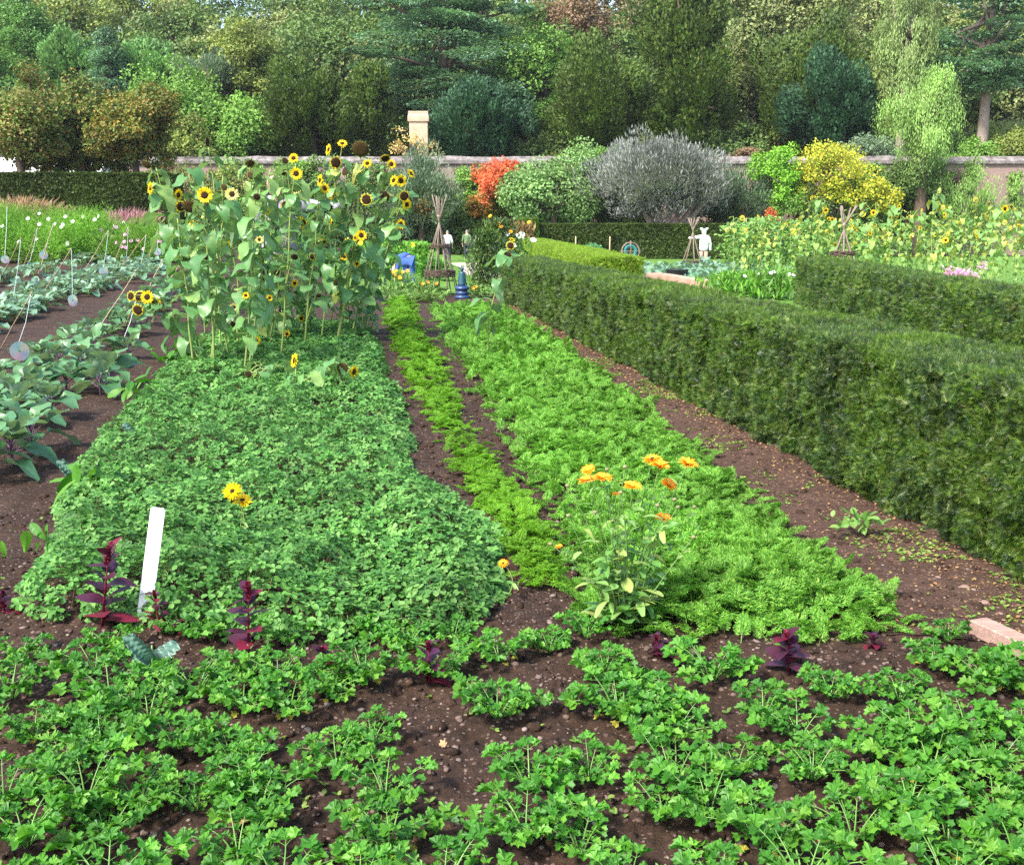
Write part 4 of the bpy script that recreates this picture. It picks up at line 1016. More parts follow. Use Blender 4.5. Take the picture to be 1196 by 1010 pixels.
CA_L = ['cane slanting over soil at the left edge with a big disc', 'longest pale cane leaning right over the nearest brassicas', 'cane slanting out of the second brassica row with a disc', 'long cane slanting before the flower border', 'steep cane in front of pink border flowers', 'low slanting cane by the pink border flowers', 'thin steep cane next to the sunflower clump', 'pale cane close behind the leaning yellow sunflowers', 'pale cane partly behind sunflower leaves', 'short cane slanting at the left edge of the border', 'thin cane in the third brassica row', 'cane with a bright disc before the white flowers', 'cane cut by the left edge before tall foliage', 'short cane among the nearest brassica leaves', 'shortest cane stub behind sunflower leaves']
for i, (b, t, d) in enumerate(CN):
    B = G(*b); Yd = B[1] + .05
    if d: Yd = min(Yd, G(d[0], d[1] + d[2] + (60 if i == 0 else 6))[1] - .4)
    Tp = D(t[0], t[1], Yd)
    c = thing('bamboo_cane', CA_L[i], 'cane', B, 0, 'canes in the brassica rows'); L_ = Tp - B
    pts = [L_ * u + np.array([.006 * math.sin(9 * u + i), 0, 0]) for u in np.linspace(-.03, 1, 9)]; rr = .0085 if B[1] < 20 else .0125
    g = Geo(); g.add(tube(pts, np.linspace(rr, rr * .75, 9), 7))
    g.build('shaft', M['cane'], c, True)
    ng = Geo()
    for u in (.18, .36, .53, .7, .86): ng.add(tube([L_ * (u - .006), L_ * u, L_ * (u + .006)], [rr * .9, rr * 1.25, rr * .9], 7))
    ng.build('joint', M['twig'], c, True)
    if d:
        C_ = D(d[0], d[1], Yd); R = d[2] * Yd / FPX * 1.12; R = min(max(R, .055), .115)
        t_ = thing('hanging_disc', CD_L[i], 'disc', C_, 0, 'discs hung on strings to scare birds')
        o = obj('disc', disc_rep(R, R * .13), M['cd'], t_); o.rotation_euler = (0, 0, (.15, 0, -.3, .2, .4, .9, .1, 0, 0, .2, 1.35, .3, .2, .4, 0)[i])
        st = Tp * .985 + B * .015
        obj('string', tube([np.array([0, 0, R * .95]), (st - C_) * .5 + (.004, 0, 0), st - C_], .0028 if B[1] < 20 else .005, 4), M['string'], t_)

# ------------------------------------------------------------------ label, board, stones, leaves
B = G(165, 728); Tp = D(182.5, 593, B[1] + .02); up = nrm(Tp - B); L_ = np.linalg.norm(Tp - B) + .05
R3 = np.stack([nrm(np.cross([0, 1.0, .1], up)), nrm(np.cross(up, nrm(np.cross([0, 1.0, .1], up)))), up], -1)
hw = .034
prof = [(-hw, 0), (-hw * .2, -.06), (hw * .2, -.06), (hw, 0), (hw, L_ - .008), (hw - .008, L_), (-hw + .008, L_), (-hw, L_ - .008)]
V = [(x, -.005, z) for x, z in prof] + [(x, .005, z) for x, z in prof]; n = len(prof)
r = rep(V, [tuple(range(n)), tuple(range(2 * n - 1, n - 1, -1))] + [(i, i + n, (i + 1) % n + n, (i + 1) % n) for i in range(n)])
o = obj('plant_label', moved(r, (0, 0, -.05 * up[2]), R3 @ rotz(.18)), M['label']); o.location = B
tag(o, 'tall blank white label leaning in the bed beside the crimson amaranth', 'plant label')
a, b = G(1142, 736), G(1215, 770); dv = nrm(b - a); nv = np.array([-dv[1], dv[0], 0]); L_ = 1.1
V = [tuple(np.array([0, 0, 0]) + dv * u * L_ + nv * w * .052 + np.array([0, 0, z])) for u in np.linspace(0, 1, 12) for (w, z) in ((-1, -.03), (-1, .034), (-.9, .04), (.9, .04), (1, .034), (1, -.03))]
F = [(i * 6 + j, i * 6 + (j + 1) % 6, i * 6 + 6 + (j + 1) % 6, i * 6 + 6 + j) for i in range(11) for j in range(6)] + [tuple(range(5, -1, -1)), tuple(66 + j for j in range(6))]
o = obj('timber_board', rep(V, F), M['wood']); o.location = a + (0, 0, .02); tag(o, 'weathered pale board lying on the soil near the hedge end', 'board')
ST = [(1127, 683, .035, 'rounded pale stone at the foot of the long hedge'), (1096, 668, .02, 'small stone on the path nearest the hedge corner'), (1150, 700, .03, 'flat brown stone before the hedge end'), (1168, 712, .022, 'small stone above the pale board'), (742, 508, .02, 'white pebble on the trodden path'), (800, 470, .03, 'pinkish stone halfway along the path'), (617, 387, .035, 'brown stone on the far part of the path'), (1085, 748, .03, 'dull stone between celery plants near the board')]
for i, (px, py, s, lab) in enumerate(ST):
    p = G(px, py); rg = np.random.default_rng(900 + i)
    o = obj('stone', (ICO[0] * rg.uniform(.8, 1.2, (12, 1)) * np.array([s * 1.25, s, s * .7]), ICO[1], ICO[2]), M['stone2'], None, True); o.location = p + (0, 0, float(gh(p[0], p[1])) + s * .1); tag(o, lab, 'stone')
    md = o.modifiers.new('s', 'SUBSURF'); md.levels = 2; md.render_levels = 2
LV = [(975, 990, .075, 'tawny oak leaf fallen at the bottom of the celery'), (850, 895, .065, 'pale oak leaf lying on bare soil among celery'), (268, 962, .10, 'broad brown fallen leaf under celery at lower left'), (1138, 835, .06, 'reddish fallen leaf among right-hand celery'), (955, 815, .05, 'yellow fallen leaf beside the dark celery gap'), (245, 800, .06, 'brown curled leaf below the amaranth spike'), (520, 880, .05, 'rusty fallen leaf on the soil in the middle'), (640, 765, .05, 'rusty fallen leaf behind the central celery'), (448, 1000, .06, 'brown fallen leaf at the bottom edge'), (885, 885, .05, 'dry curled leaf beside a celery stalk'), (925, 965, .04, 'small dry leaf beside lower celery')]
for i, (px, py, s, lab) in enumerate(LV):
    p = G(px, py); rg = np.random.default_rng(930 + i); a = rg.uniform(0, 6.28)
    R3 = basis(np.array([math.cos(a), math.sin(a), .1]), np.array([rg.normal(0, .2), -.25, 1.0]))
    o = obj('fallen_leaf', moved(OAK, (0, 0, 0), R3 * s), M['dryleaf'], None, True); o.location = p + (0, 0, float(gh(p[0], p[1])) + .022); tag(o, lab, 'leaf')
#PART3
DENOISE = False
# ------------------------------------------------------------------ people and figures
import bmesh
def skinned(name, verts, edges, radii, mat, parent, sub=2, root=0):
    me = bpy.data.meshes.new(name); bm = bmesh.new(); ly = bm.verts.layers.skin.verify()
    vs = []
    for p, r in zip(verts, radii):
        v = bm.verts.new(p); v[ly].radius = (r, r) if not isinstance(r, tuple) else r; vs.append(v)
    vs[root][ly].use_root = True
    for a, b in edges: bm.edges.new((vs[a], vs[b]))
    bm.to_mesh(me); bm.free(); me.materials.append(mat)
    o = bpy.data.objects.new(name, me); COL.objects.link(o); o.parent = parent
    s = o.modifiers.new('skin', 'SKIN'); s.use_smooth_shade = True
    u = o.modifiers.new('sub', 'SUBSURF'); u.levels = sub; u.render_levels = sub
    return o
def hand(o_v, o_e, o_r, wrist, wi, dirv, side):
    d = nrm(dirv); w = np.asarray(wrist, float); s = nrm(np.cross(d, side)); palm = w + d * .06
    o_v.append(tuple(palm)); o_r.append((.026, .018)); pi = len(o_v) - 1; o_e.append((wi, pi))
    for k, (off, L) in enumerate(((-.024, .065), (-.008, .078), (.008, .074), (.024, .058))):
        b = palm + s * off + d * .035; o_v.append(tuple(b)); o_r.append(.0095); o_e.append((pi, len(o_v) - 1))
        o_v.append(tuple(b + d * L * .6 + np.asarray(side) * .012)); o_r.append(.008); o_e.append((len(o_v) - 2, len(o_v) - 1))
        o_v.append(tuple(b + d * L * .9 + np.asarray(side) * .03)); o_r.append(.007); o_e.append((len(o_v) - 2, len(o_v) - 1))
    o_v.append(tuple(w + d * .035 - s * .045)); o_r.append(.011); o_e.append((wi, len(o_v) - 1))
def walker(label, loc, rz, shirt, H=1.68, arms=((0.05, -.02), (.05, .02)), stride=.10, bag=False):
    t = thing('person', label, 'person', loc, rz); k = H / 1.72
    P = lambda *a: tuple(np.array(a) * k)
    # faces +y (walks away); x to the right
    v = [P(0, 0, .95), P(0, .01, 1.12), P(0, .01, 1.30), P(0, 0, 1.43), P(0, .015, 1.50), P(0, .03, 1.60), P(0, .03, 1.70),
         P(.09, 0, .90), P(.10, .02 + stride * .4, .50), P(.10, stride * .2 - .02, .09), P(.10, stride * .2 + .12, .04),
         P(-.09, 0, .90), P(-.10, .02 - stride * .2, .50), P(-.10, -stride - .02, .10), P(-.10, -stride + .12, .04),
         P(.18, 0, 1.40), P(.25, -.02 + arms[0][1], 1.13), P(.26, .06 + arms[0][0], .90), P(-.18, 0, 1.40), P(-.25, -.02 + arms[1][1], 1.13), P(-.26, .06 + arms[1][0], .90)]
    e = [(0, 1), (1, 2), (2, 3), (3, 4), (4, 5), (5, 6), (0, 7), (7, 8), (8, 9), (9, 10), (0, 11), (11, 12), (12, 13), (13, 14), (3, 15), (15, 16), (16, 17), (3, 18), (18, 19), (19, 20)]
    r = [(.15, .11), (.145, .105), (.155, .11), (.12, .08), (.055, .055), (.078, .092), (.055, .07), .09, .062, .042, .036, .09, .062, .042, .036, .058, .045, .032, .058, .045, .032]
    for i, w in ((17, 1), (20, -1)): hand(v, e, r, v[i], i, (0, .1, -1), (0, 1, 0))
    skinned('body', v, e, r, M['skin'], t)
    sv = v[:4] + [v[15], v[16], v[18], v[19]] + [P(.17, 0, .93), P(-.17, 0, .93)]
    sv = [P(0, 0, .93), P(0, .01, 1.12), P(0, .01, 1.30), P(0, 0, 1.44), v[15], v[16], tuple(np.array(v[16]) * .45 + np.array(v[17]) * .55), v[18], v[19], tuple(np.array(v[19]) * .45 + np.array(v[20]) * .55)]
    skinned('shirt', sv, [(0, 1), (1, 2), (2, 3), (3, 4), (4, 5), (5, 6), (3, 7), (7, 8), (8, 9)], [(.185, .135), (.175, .13), (.18, .13), (.12, .09), .075, .06, .05, .075, .06, .05], shirt, t)
    tv = [P(0, 0, .93), v[7], v[8], tuple(np.array(v[9]) + (0, 0, -.01)), v[11], v[12], tuple(np.array(v[13]) + (0, 0, -.01))]
    skinned('trousers', tv, [(0, 1), (1, 2), (2, 3), (0, 4), (4, 5), (5, 6)], [(.165, .12), .105, .08, .066, .105, .08, .066], M['trouser'], t)
    for i, j in ((9, 10), (13, 14)):
        a, b = np.array(v[i]), np.array(v[j]); skinned('shoe', [tuple(a + (0, -.03, -.035)), tuple((a + b) / 2 + (0, 0, -.02)), tuple(b + (0, .03, -.005))], [(0, 1), (1, 2)], [.045, .046, .036], M['shoe'], t)
    hp = (ICO[0] * np.array([.088, .105, .10]) * k, ICO[1], ICO[2]); o = obj('hair', moved(hp, P(0, .005, 1.655)), M['hairg'], t, True); s = o.modifiers.new('s', 'SUBSURF'); s.levels = s.render_levels = 2
    for s_ in (-1, 1): obj('ear', moved((ICO[0] * np.array([.012, .022, .032]), ICO[1], ICO[2]), P(s_ * .088, .035, 1.60)), M['skin'], t, True)
    return t
pA = G(523, 306); walker('person in a pale checked shirt and dark trousers walking away behind the wigwam', pA, .05, M['shirtw'], 1.70)
pB = G(545.5, 304); pb = walker('person in a green top walking away along the gravel with a dark bag', pB, -.1, M['shirtg'], 1.72, arms=((-.12, -.10), (.05, 0)))
bag = Geo(); bag.add(box(-.20, .20, -.10, .10, 0, .40)).add(tube([(-.12, 0, .40), (-.08, 0, .56), (.08, 0, .56), (.12, 0, .40)], .018, 6), 0)
o = bag.build('shoulder_bag', M['bag']); o.location = pB + (.42, -.14, .78); o.rotation_euler = (0, -.35, .1); tag(o, 'dark square bag slung at the hip of the person in green', 'bag')
bv = o.modifiers.new('b', 'BEVEL'); bv.width = .05; bv.segments = 3
# bending gardener in blue
B = G(477, 336); t = thing('person', 'gardener in blue clothes bending down beside the sunflowers', 'person', B, 0.0)
v = [(0, 0, .90), (-.10, .14, .98), (-.24, .24, .92), (-.36, .30, .78), (-.43, .33, .66), (-.50, .35, .55), (-.53, .35, .46), (.11, 0, .86), (.13, .03, .47), (.14, -.03, .08), (.15, .10, .04), (-.08, .06, .86), (-.09, .09, .47), (-.09, .03, .08), (-.09, .17, .04),
     (-.30, .15, .82), (-.36, .12, .56), (-.42, .18, .34), (-.38, .45, .80), (-.46, .46, .56), (-.5, .42, .34)]
e = [(0, 1), (1, 2), (2, 3), (3, 4), (4, 5), (5, 6), (0, 7), (7, 8), (8, 9), (9, 10), (0, 11), (11, 12), (12, 13), (13, 14), (3, 15), (15, 16), (16, 17), (3, 18), (18, 19), (19, 20)]
r = [(.16, .13), (.15, .12), (.155, .12), (.12, .09), .055, .085, .06, .10, .07, .045, .036, .10, .07, .045, .036, .06, .046, .032, .06, .046, .032]
for i in (17, 20): hand(v, e, r, v[i], i, (-.15, .05, -1), (0, 1, 0))
skinned('body', v, e, r, M['skin'], t)
skinned('jacket', [v[0], v[1], v[2], v[3], v[15], v[16], (-.40, .16, .42), v[18], v[19], (-.49, .43, .42)], [(0, 1), (1, 2), (2, 3), (3, 4), (4, 5), (5, 6), (3, 7), (7, 8), (8, 9)], [(.22, .19), (.20, .165), (.19, .15), (.13, .10), .08, .064, .055, .08, .064, .055], M['blue'], t)
skinned('trousers', [v[0], v[7], v[8], v[9], v[11], v[12], v[13]], [(0, 1), (1, 2), (2, 3), (0, 4), (4, 5), (5, 6)], [(.21, .18), .135, .10, .08, .135, .10, .08], M['blue'], t)
for i, j in ((9, 10), (13, 14)):
    a, b = np.array(v[i]), np.array(v[j]); skinned('shoe', [tuple(a + (0, -.03, -.03)), tuple((a + b) / 2 + (0, 0, -.015)), tuple(b + (0, .03, 0))], [(0, 1), (1, 2)], [.045, .046, .036], M['shoe'], t)
obj('hair', moved((ICO[0] * np.array([.10, .10, .11]), ICO[1], ICO[2]), (-.52, .36, .50)), M['hairg'], t, True)

# white scarecrow and the half hidden lilac one
def scarecrow(label, loc, coat, sc_, hat, up_arm=1):
    t = thing('scarecrow', label, 'scarecrow', loc); t.scale = (sc_,) * 3
    v = [(0, 0, .78), (0, 0, 1.05), (0, 0, 1.30), (0, 0, 1.42), (-.20, 0, 1.40), (-.45, -.02, 1.37), (-.66, -.03, 1.36 if up_arm else 1.0), (.20, 0, 1.39), (.27, -.02, 1.10), (.29, .02, .82)]
    skinned('coat', v, [(0, 1), (1, 2), (2, 3), (3, 4), (4, 5), (5, 6), (3, 7), (7, 8), (8, 9)], [(.23, .14), (.19, .13), (.21, .13), (.12, .09), .085, .065, .06, .085, .07, .055], coat, t)
    skinned('head', [(0, 0, 1.46), (0, 0, 1.58), (0, 0, 1.70)], [(0, 1), (1, 2)], [.06, .12, .10], M['white'] if hat else M['stone'], t)
    if hat:
        for s_ in (-1, 1): obj('hat_corner', tube([(s_ * .04, 0, 1.69), (s_ * .12, 0, 1.74), (s_ * .17, 0, 1.775)], [.06, .05, .025], 8), M['white'], t, True)
    for s_ in ((-1, 1) if hat else ()): obj('leg', tube([(s_ * .10, 0, .80), (s_ * .11, 0, .40), (s_ * .11, 0, 0)], [.09, .075, .06], 10), M['stone'] if hat else M['trouser'], t, True)
    obj('support_stake', tube([(0, .12, -.05), (0, .12, 1.5)], .025, 6), M['twig'], t, True)
    return t
scarecrow('white scarecrow with a two-cornered hat and one arm stretched out over cabbages', G(821, 316), M['white'], 1.04, True)
pS = G(330, 398); s_ = scarecrow('scarecrow in a lilac-grey shirt mostly hidden behind the sunflower clump', pS, M['lilac'], 1.62, False); s_.rotation_euler = (0, 0, PI)

# ------------------------------------------------------------------ wigwams, ornament and other small things
def wigwam(label, base, topz, R, n, bands, seed, spread=.24, r=.016, lean=0):
    rg = np.random.default_rng(seed); t = thing('cane_wigwam', label, 'plant support', base); tie = topz * .80
    for i in range(n):
        a = 2 * PI * i / n + .3 + rg.normal(0, .06); b = np.array([R * math.cos(a), R * math.sin(a), 0]); c = np.array([lean + -.05 * math.cos(a), -.05 * math.sin(a), tie])
        L = rg.uniform(.9, 1.12); d = nrm(c - b); tp = c + d * (topz - tie) * L + np.array([rg.normal(0, .09), rg.normal(0, .09), 0])
        obj('pole', tube([b, b * .5 + c * .5 + rg.normal(0, .015, 3), c, tp], [r * 1.15, r, r, r * .7], 6), M['twig'], t, True)
    obj('tie', moved(lathe([(.05, -.05), (.07, 0), (.05, .05)], 10), (lean, 0, tie)), M['cane'], t, True)
    for (z, k, th) in bands:
        g = Geo(); rr = R * (1 - z / tie) + .03
        for j in range(k):
            aa = np.linspace(0, 2 * PI, 26); z0 = z + (j - k / 2) * th
            pts = np.stack([np.cos(aa) * (rr + .018 * np.sin(aa * n / 2 * 2 + j * PI)) + lean * z / tie, np.sin(aa) * (rr + .018 * np.sin(aa * n + j * PI)), z0 + .012 * np.sin(3 * aa + j)], -1)
            g.add(tube(pts, th * .5, 5, False))
        for j in range(k * 2):
            a = rg.uniform(0, 6.28); g.add(tube([(rr * math.cos(a), rr * math.sin(a), z + rg.normal(0, .03)), (rr * math.cos(a) * .9 - .25 * math.sin(a), rr * math.sin(a) * .9 + .25 * math.cos(a), z + rg.normal(0, .05))], .008, 4))
        g.build('woven_band', M['bark'] if k > 3 else M['twig'], t, True)
    return t
Bw = G(514, 345); sz = Bw[1] / FPX
wigwam('tall cane wigwam with two woven bands at the end of the carrot rows', Bw, 113 * sz, 23 * sz, 9, ((26 * sz, 6, .030), (57 * sz, 4, .026)), 1, r=.016)
Bw = G(808, 318); wigwam('slim cane wigwam in grey leaves left of the white scarecrow', Bw, 2.3, .55, 7, ((.45, 4, .03),), 2, r=.022)
Bw = D(982, 340, 28.9) * np.array([1, 1, 0]); wigwam('pale cane wigwam above the shorter yew hedge before the far sunflowers', Bw, D(982, 240, 28.9)[2], .74, 6, ((1.24, 4, .03),), 3, r=.022)
Bw = G(540, 349); s = Bw[1] / FPX / .0264
t = thing('garden_ornament', 'dark blue-green stacked urn-shaped ornament at the corner of the long hedge', 'ornament', Bw)
pr = lambda L: [(r * s, z * s) for r, z in L]
obj('base', lathe(pr([(.20, 0), (.235, .02), (.235, .07), (.20, .10), (.15, .12), (.19, .14), (.205, .18), (.185, .22), (.15, .24), (.18, .26), (.225, .30), (.225, .34), (.19, .38), (.14, .40)]), 28), M['glazeblue'], t, True)
obj('shaft', lathe(pr([(.145, .40), (.135, .46), (.115, .62), (.10, .76), (.095, .80), (.06, .83)]), 28), M['teal'], t, True)
obj('finial', lathe(pr([(.035, .83), (.03, .85), (.055, .88), (.06, .91), (.05, .945), (.015, .965)]), 20), M['teal'], t, True)
# curved pale bench edge, black bowl, hose reel, netted dome
a = D(755, 323, 31.5); b = D(828, 331, 29.5); n = 18; V, F = [], []
for i in range(n + 1):
    u = i / n; p = a * (1 - u) + b * u + np.array([0, -.9 * math.sin(PI * u) * .5, 0]); zt = .52 + .10 * math.sin(PI * min(1, u * 1.1)) * (1 - u) + .08 * (1 - u)
    for (dy, z) in ((-.22, 0), (-.24, zt - .05), (-.20, zt), (.20, zt), (.24, zt - .05), (.22, 0)): V.append((p[0], p[1] + dy, z))
for i in range(n):
    for j in range(6): F.append((i * 6 + j, i * 6 + (j + 1) % 6, i * 6 + 6 + (j + 1) % 6, i * 6 + 6 + j))
F += [tuple(range(5, -1, -1)), tuple(n * 6 + j for j in range(6))]
tag(obj('curved_bench', rep(V, F), M['stone']), 'low curved pale stone bench beyond the long yew hedge', 'bench')
p = G(792, 338); o = obj('tub', lathe([(.30, 0), (.32, .1), (.34, .52), (.37, .54), (.36, .56), (.33, .52), (.30, .2), (.02, .18)], 24), M['black'], None, True); o.location = p + (0, .3, .05); tag(o, 'black round tub behind the pale curved bench', 'tub')
p = G(736, 312); t = thing('hose_reel', 'teal hose coiled on a wheel standing before the olive hedge', 'hose reel', p)
def torus(R, r, n=24, m=8):
    V = [((R + r * math.cos(b)) * math.cos(a), r * math.sin(b), (R + r * math.cos(b)) * math.sin(a)) for a in np.linspace(0, 2 * PI, n, False) for b in np.linspace(0, 2 * PI, m, False)]
    return rep(V, [(i * m + j, i * m + (j + 1) % m, ((i + 1) % n) * m + (j + 1) % m, ((i + 1) % n) * m + j) for i in range(n) for j in range(m)])
g = Geo()
for y_, R_ in ((-.08, .27), (.0, .28), (.08, .27), (-.04, .22), (.05, .22)): g.add(moved(torus(R_, .045), (0, y_, .75)))
g.build('hose', M['hose'], t, True)
g = Geo()
for y_ in (-.16, .16): g.add(moved(torus(.42, .018), (0, y_, .75))); g.add(tube([(-.35, y_, 0), (0, y_, .75), (.35, y_, 0)], .022, 6)); g.add(tube([(0, y_, .25), (0, y_, 1.25)], .014, 5)); g.add(tube([(-.5, y_, .75), (.5, y_, .75)], .014, 5))
g.add(tube([(0, -.2, .75), (0, .2, .75)], .03, 8)); g.build('wheel', M['twig'], t, True)
p = G(692, 312); t = thing('netted_frame', 'small domed frame of green netting behind the bright hedge', 'net frame', p); g = Geo(); R_ = .62
k = 1100; rg = np.random.default_rng(3); th = rg.uniform(0, 2 * PI, k); z = rg.random(k); q = np.sqrt(1 - z * z); nn = np.stack([q * np.cos(th), q * np.sin(th), z], -1)
g.add(inst(RHOMB, nn * R_ * np.array([1.3, 1, 1.75]), basis(rg.normal(0, 1, (k, 3)), nn) * .12)); g.build('net', M['netting'], t)
for s_ in (-1, 1): obj('stake', tube([(s_ * .8, 0, 0), (s_ * .82, 0, 1.45)], .03, 6), M['cane'], t, True)

# ------------------------------------------------------------------ far beds
rg = np.random.default_rng(44)
cab = [brassica(860 + i, 12, 'brass2', .12, (.22, .32), name='cabbage_plant', lab='x', mst='celstalk') for i in range(3)]
sp = []
for Y_ in np.arange(33, 47, 1.15):
    for X_ in np.arange(3.4, 11, .95):
        px = W0 / 2 + FPX * X_ / Y_
        if 735 < px < 945: sp.append((X_ + rg.normal(0, .12), Y_ + rg.normal(0, .15)))
place(cab, sp, rg, 1.1, 1.7, 'pale grey-green cabbage in the bed behind the long hedge', 'cabbages beyond the hedge')
# bean rows on poles
def bean(label, px, py, topy, wpx, seed, mats=('celery', 'orange')):
    b = G(px, py); Y_ = b[1]; h = D(px, topy, Y_)[2]; w = wpx * Y_ / FPX; rg = np.random.default_rng(seed); t = thing('climbing_bean', label, 'bean plant', b, 0, 'climbing beans in the far bed'); n = int(900 * max(.6, w))
    P = np.stack([rg.normal(0, w * .36, n), rg.normal(0, w * .36, n), h * (.04 + .98 * rg.random(n) ** .75)], -1); P[:, :2] *= (1.12 - .4 * (P[:, 2:3] / h) ** 3)
    az = rg.uniform(0, 6.28, n); ax = nrm(np.stack([np.cos(az), np.sin(az), rg.normal(-.4, .4, n)], -1)); up = nrm(np.stack([rg.normal(0, .5, n), rg.normal(-.3, .5, n), np.ones(n)], -1))
    Geo().add(inst(OVAL, P, basis(ax, up) * (rg.uniform(.10, .19, n)[:, None, None]))).build('leaves', M['beanleaf'], t)
    for s_ in (-1, 0, 1): obj('pole', tube([(s_ * w * .3, 0, 0), (s_ * w * .3 + .05, 0, h * .5), (s_ * w * .26, .03, h * 1.02)], .018, 6), M['cane'], t, True)
M['beanleaf'] = leafmat('bean_leaf', [(.10, .24, .05), (.16, .32, .07), (.24, .38, .10)], .35, .5, .35, 1, .2, .12)
BN = [(858, 322, 262, 26), (876, 324, 256, 26), (895, 326, 254, 28), (916, 326, 258, 28), (938, 324, 260, 28), (962, 322, 262, 28), (990, 326, 258, 30), (1016, 328, 262, 28)]
BL = ['leftmost climbing bean beside the grey cabbages', 'tallest climbing bean by the cabbages', 'climbing bean behind yellow-leaved sunflowers', 'climbing bean with yellowing leaves before the red shrub', 'climbing bean left of the pale wigwam', 'climbing bean just behind the pale wigwam', 'climbing bean right of the pale wigwam', 'climbing bean below the yellow tree']
for i, (px, py, ty, w) in enumerate(BN): bean(BL[i], px, py, ty, w, 900 + i)
# sunflowers of the far bed
_near = M['sunleaf']; M['sunleaf'] = leafmat('sunlit_sunflower_leaf', [(.14, .28, .08), (.20, .36, .10), (.30, .42, .10), (.44, .42, .06)], .35, .5, .35, 3, .2, .15)  # paler copy of the leaf, the far bed's glaring sun put into its colour
fs = []
for i in range(6):
    rg = np.random.default_rng(950 + i); H = 2.3 + .25 * rg.normal(); hd = []
    for j in range((2, 3, 1, 3, 2, 2)[i]): hd.append(((rg.normal(0, .20), rg.normal(0, .2) - .1, H * (1.02 - .16 * j) + rg.normal(0, .05)), ['yellow', 'ring', 'yellow', 'yellow', 'dark'][(j + i) % 5], rg.uniform(.06, .095), (rg.normal(0, .5), -.9, rg.normal(0, .3))))
    b0 = np.array([0, 20.0 + i, 0]); fs.append(sunflower('x', [b0, b0 + (.05, 0, H * .5), b0 + (rg.normal(0, .12), 0, H)], [(b0 + np.array(p), k, r, f) for p, k, r, f in hd], 24, 960 + i, .013, .2, (.10, .19)))
rg = np.random.default_rng(46); sp = []
for px in np.arange(862, 1250, 9.0):
    for Y_ in (30.5, 33.5) if px > 940 else (30.5,):
        p = D(px + rg.normal(0, 5), 300, Y_ + rg.normal(0, .8)); sp.append((p[0], p[1]))
for X_, Y_ in [(9.2, 24), (10.5, 24.5), (11.5, 23.8), (10.0, 26.5), (12.3, 25.5)]: sp.append((X_ + rg.normal(0, .1), Y_))
place(fs, sp, rg, .82, 1.12, 'branching yellow sunflower in the sunny bed beyond the hedges', 'sunflowers in the far bed')
M['sunleaf'] = _near
b = G(1112, 352); t = thing('phlox_plant', 'lilac-flowered clump at the front of the far sunflower bed', 'flowering plant', D(1125, 318, 27) * np.array([1, 1, 0]))
k = 32
for j in range(12):
    P = rg.normal(0, .06, (k, 3)) + (rg.normal(0, .2), rg.normal(0, .15), .75 + rg.normal(0, .10)); Geo().add(inst(OVAL, P, basis(rg.normal(0, 1, (k, 3)), np.tile([0, -.5, 1.0], (k, 1)) + rg.normal(0, .3, (k, 3))) * .07)).build('flower_head', M['pink'], t)
P = np.stack([rg.normal(0, .25, 500), rg.normal(0, .25, 500), rg.random(500) * .75], -1); Geo().add(inst(OVAL, P, basis(rg.normal(0, 1, (500, 3)), np.tile([0, -.2, 1.0], (500, 1))) * .10)).build('leaves', M['beanleaf'], t)

# feathery border at left
def cosmos(label, base, h, w, seed, cols, mat='cosmos', n=8000):
    rg = np.random.default_rng(seed); t = thing('cosmos_plant', label, 'flowering plant', base, 0, 'feathery plants of the left border')
    nc = 26; C_ = np.stack([rg.normal(0, w * .33, nc), rg.normal(0, w * .3, nc), h * (.25 + .62 * rg.random(nc))], -1); c = rg.integers(0, nc, n)
    d = nrm(rg.normal(0, 1, (n, 3))); P = C_[c] + d * rg.uniform(.1, .40, n)[:, None] ** .8 * np.array([1, 1, 1.1]); P[:, 2] = np.abs(P[:, 2])
    ax = nrm(d * .8 + np.array([0, 0, .35]) + rg.normal(0, .5, (n, 3)))
    Geo().add(inst(THIN, P, basis(ax, rg.normal(0, 1, (n, 3))) * np.array([.55, 1, 1]) * (rg.uniform(.09, .19, n)[:, None, None]))).build('foliage', M[mat], t)
    st = Geo()
    for i in range(7): st.add(tube([(rg.normal(0, .1), rg.normal(0, .1), 0), (rg.normal(0, w * .2), rg.normal(0, .2), h * .55), (rg.normal(0, w * .35), rg.normal(0, .3), h * .95)], [.015, .01, .005], 5))
    st.build('stems', M['sunstem'], t, True)
    for cm, k in cols:
        for i in range(k):
            fg = Geo()
            p = np.array([rg.normal(0, w * .38), -w * .35 - rg.random() * .2, h * rg.uniform(.42, 1.04)]); m_ = 8; a = np.arange(m_) * PI / 4; f = nrm(np.array([rg.normal(0, .3), -.8, .45])); x = nrm(np.cross((0, 0, 1), f)); Bm = np.stack([x, np.cross(f, x), f], -1)
            A = np.stack([np.cos(a), np.sin(a), np.full(m_, .2)], -1); fg.add(moved(inst(OVAL, A * .015, basis(A, np.tile([0, 0, 1.0], (m_, 1))) * (.048 * np.array([1.5, 1, 1]))), p, Bm))
            fg.build('flower', M[cm], t)
CS = [(-25, 328, 232, 60, []), (15, 330, 236, 60, [('whitep', 2)]), (48, 330, 240, 58, [('whitep', 4)]), (80, 329, 246, 56, [('whitep', 14)]), (112, 328, 242, 56, [('whitep', 3), ('pink', 2)]), (140, 325, 252, 54, [('pink', 10), ('whitep', 3)]), (168, 320, 258, 50, [('pink', 11)]), (196, 316, 268, 50, [('pink', 3)]), (60, 318, 238, 60, [('pink', 2)]), (0, 318, 230, 60, []), (215, 312, 272, 44, [])]
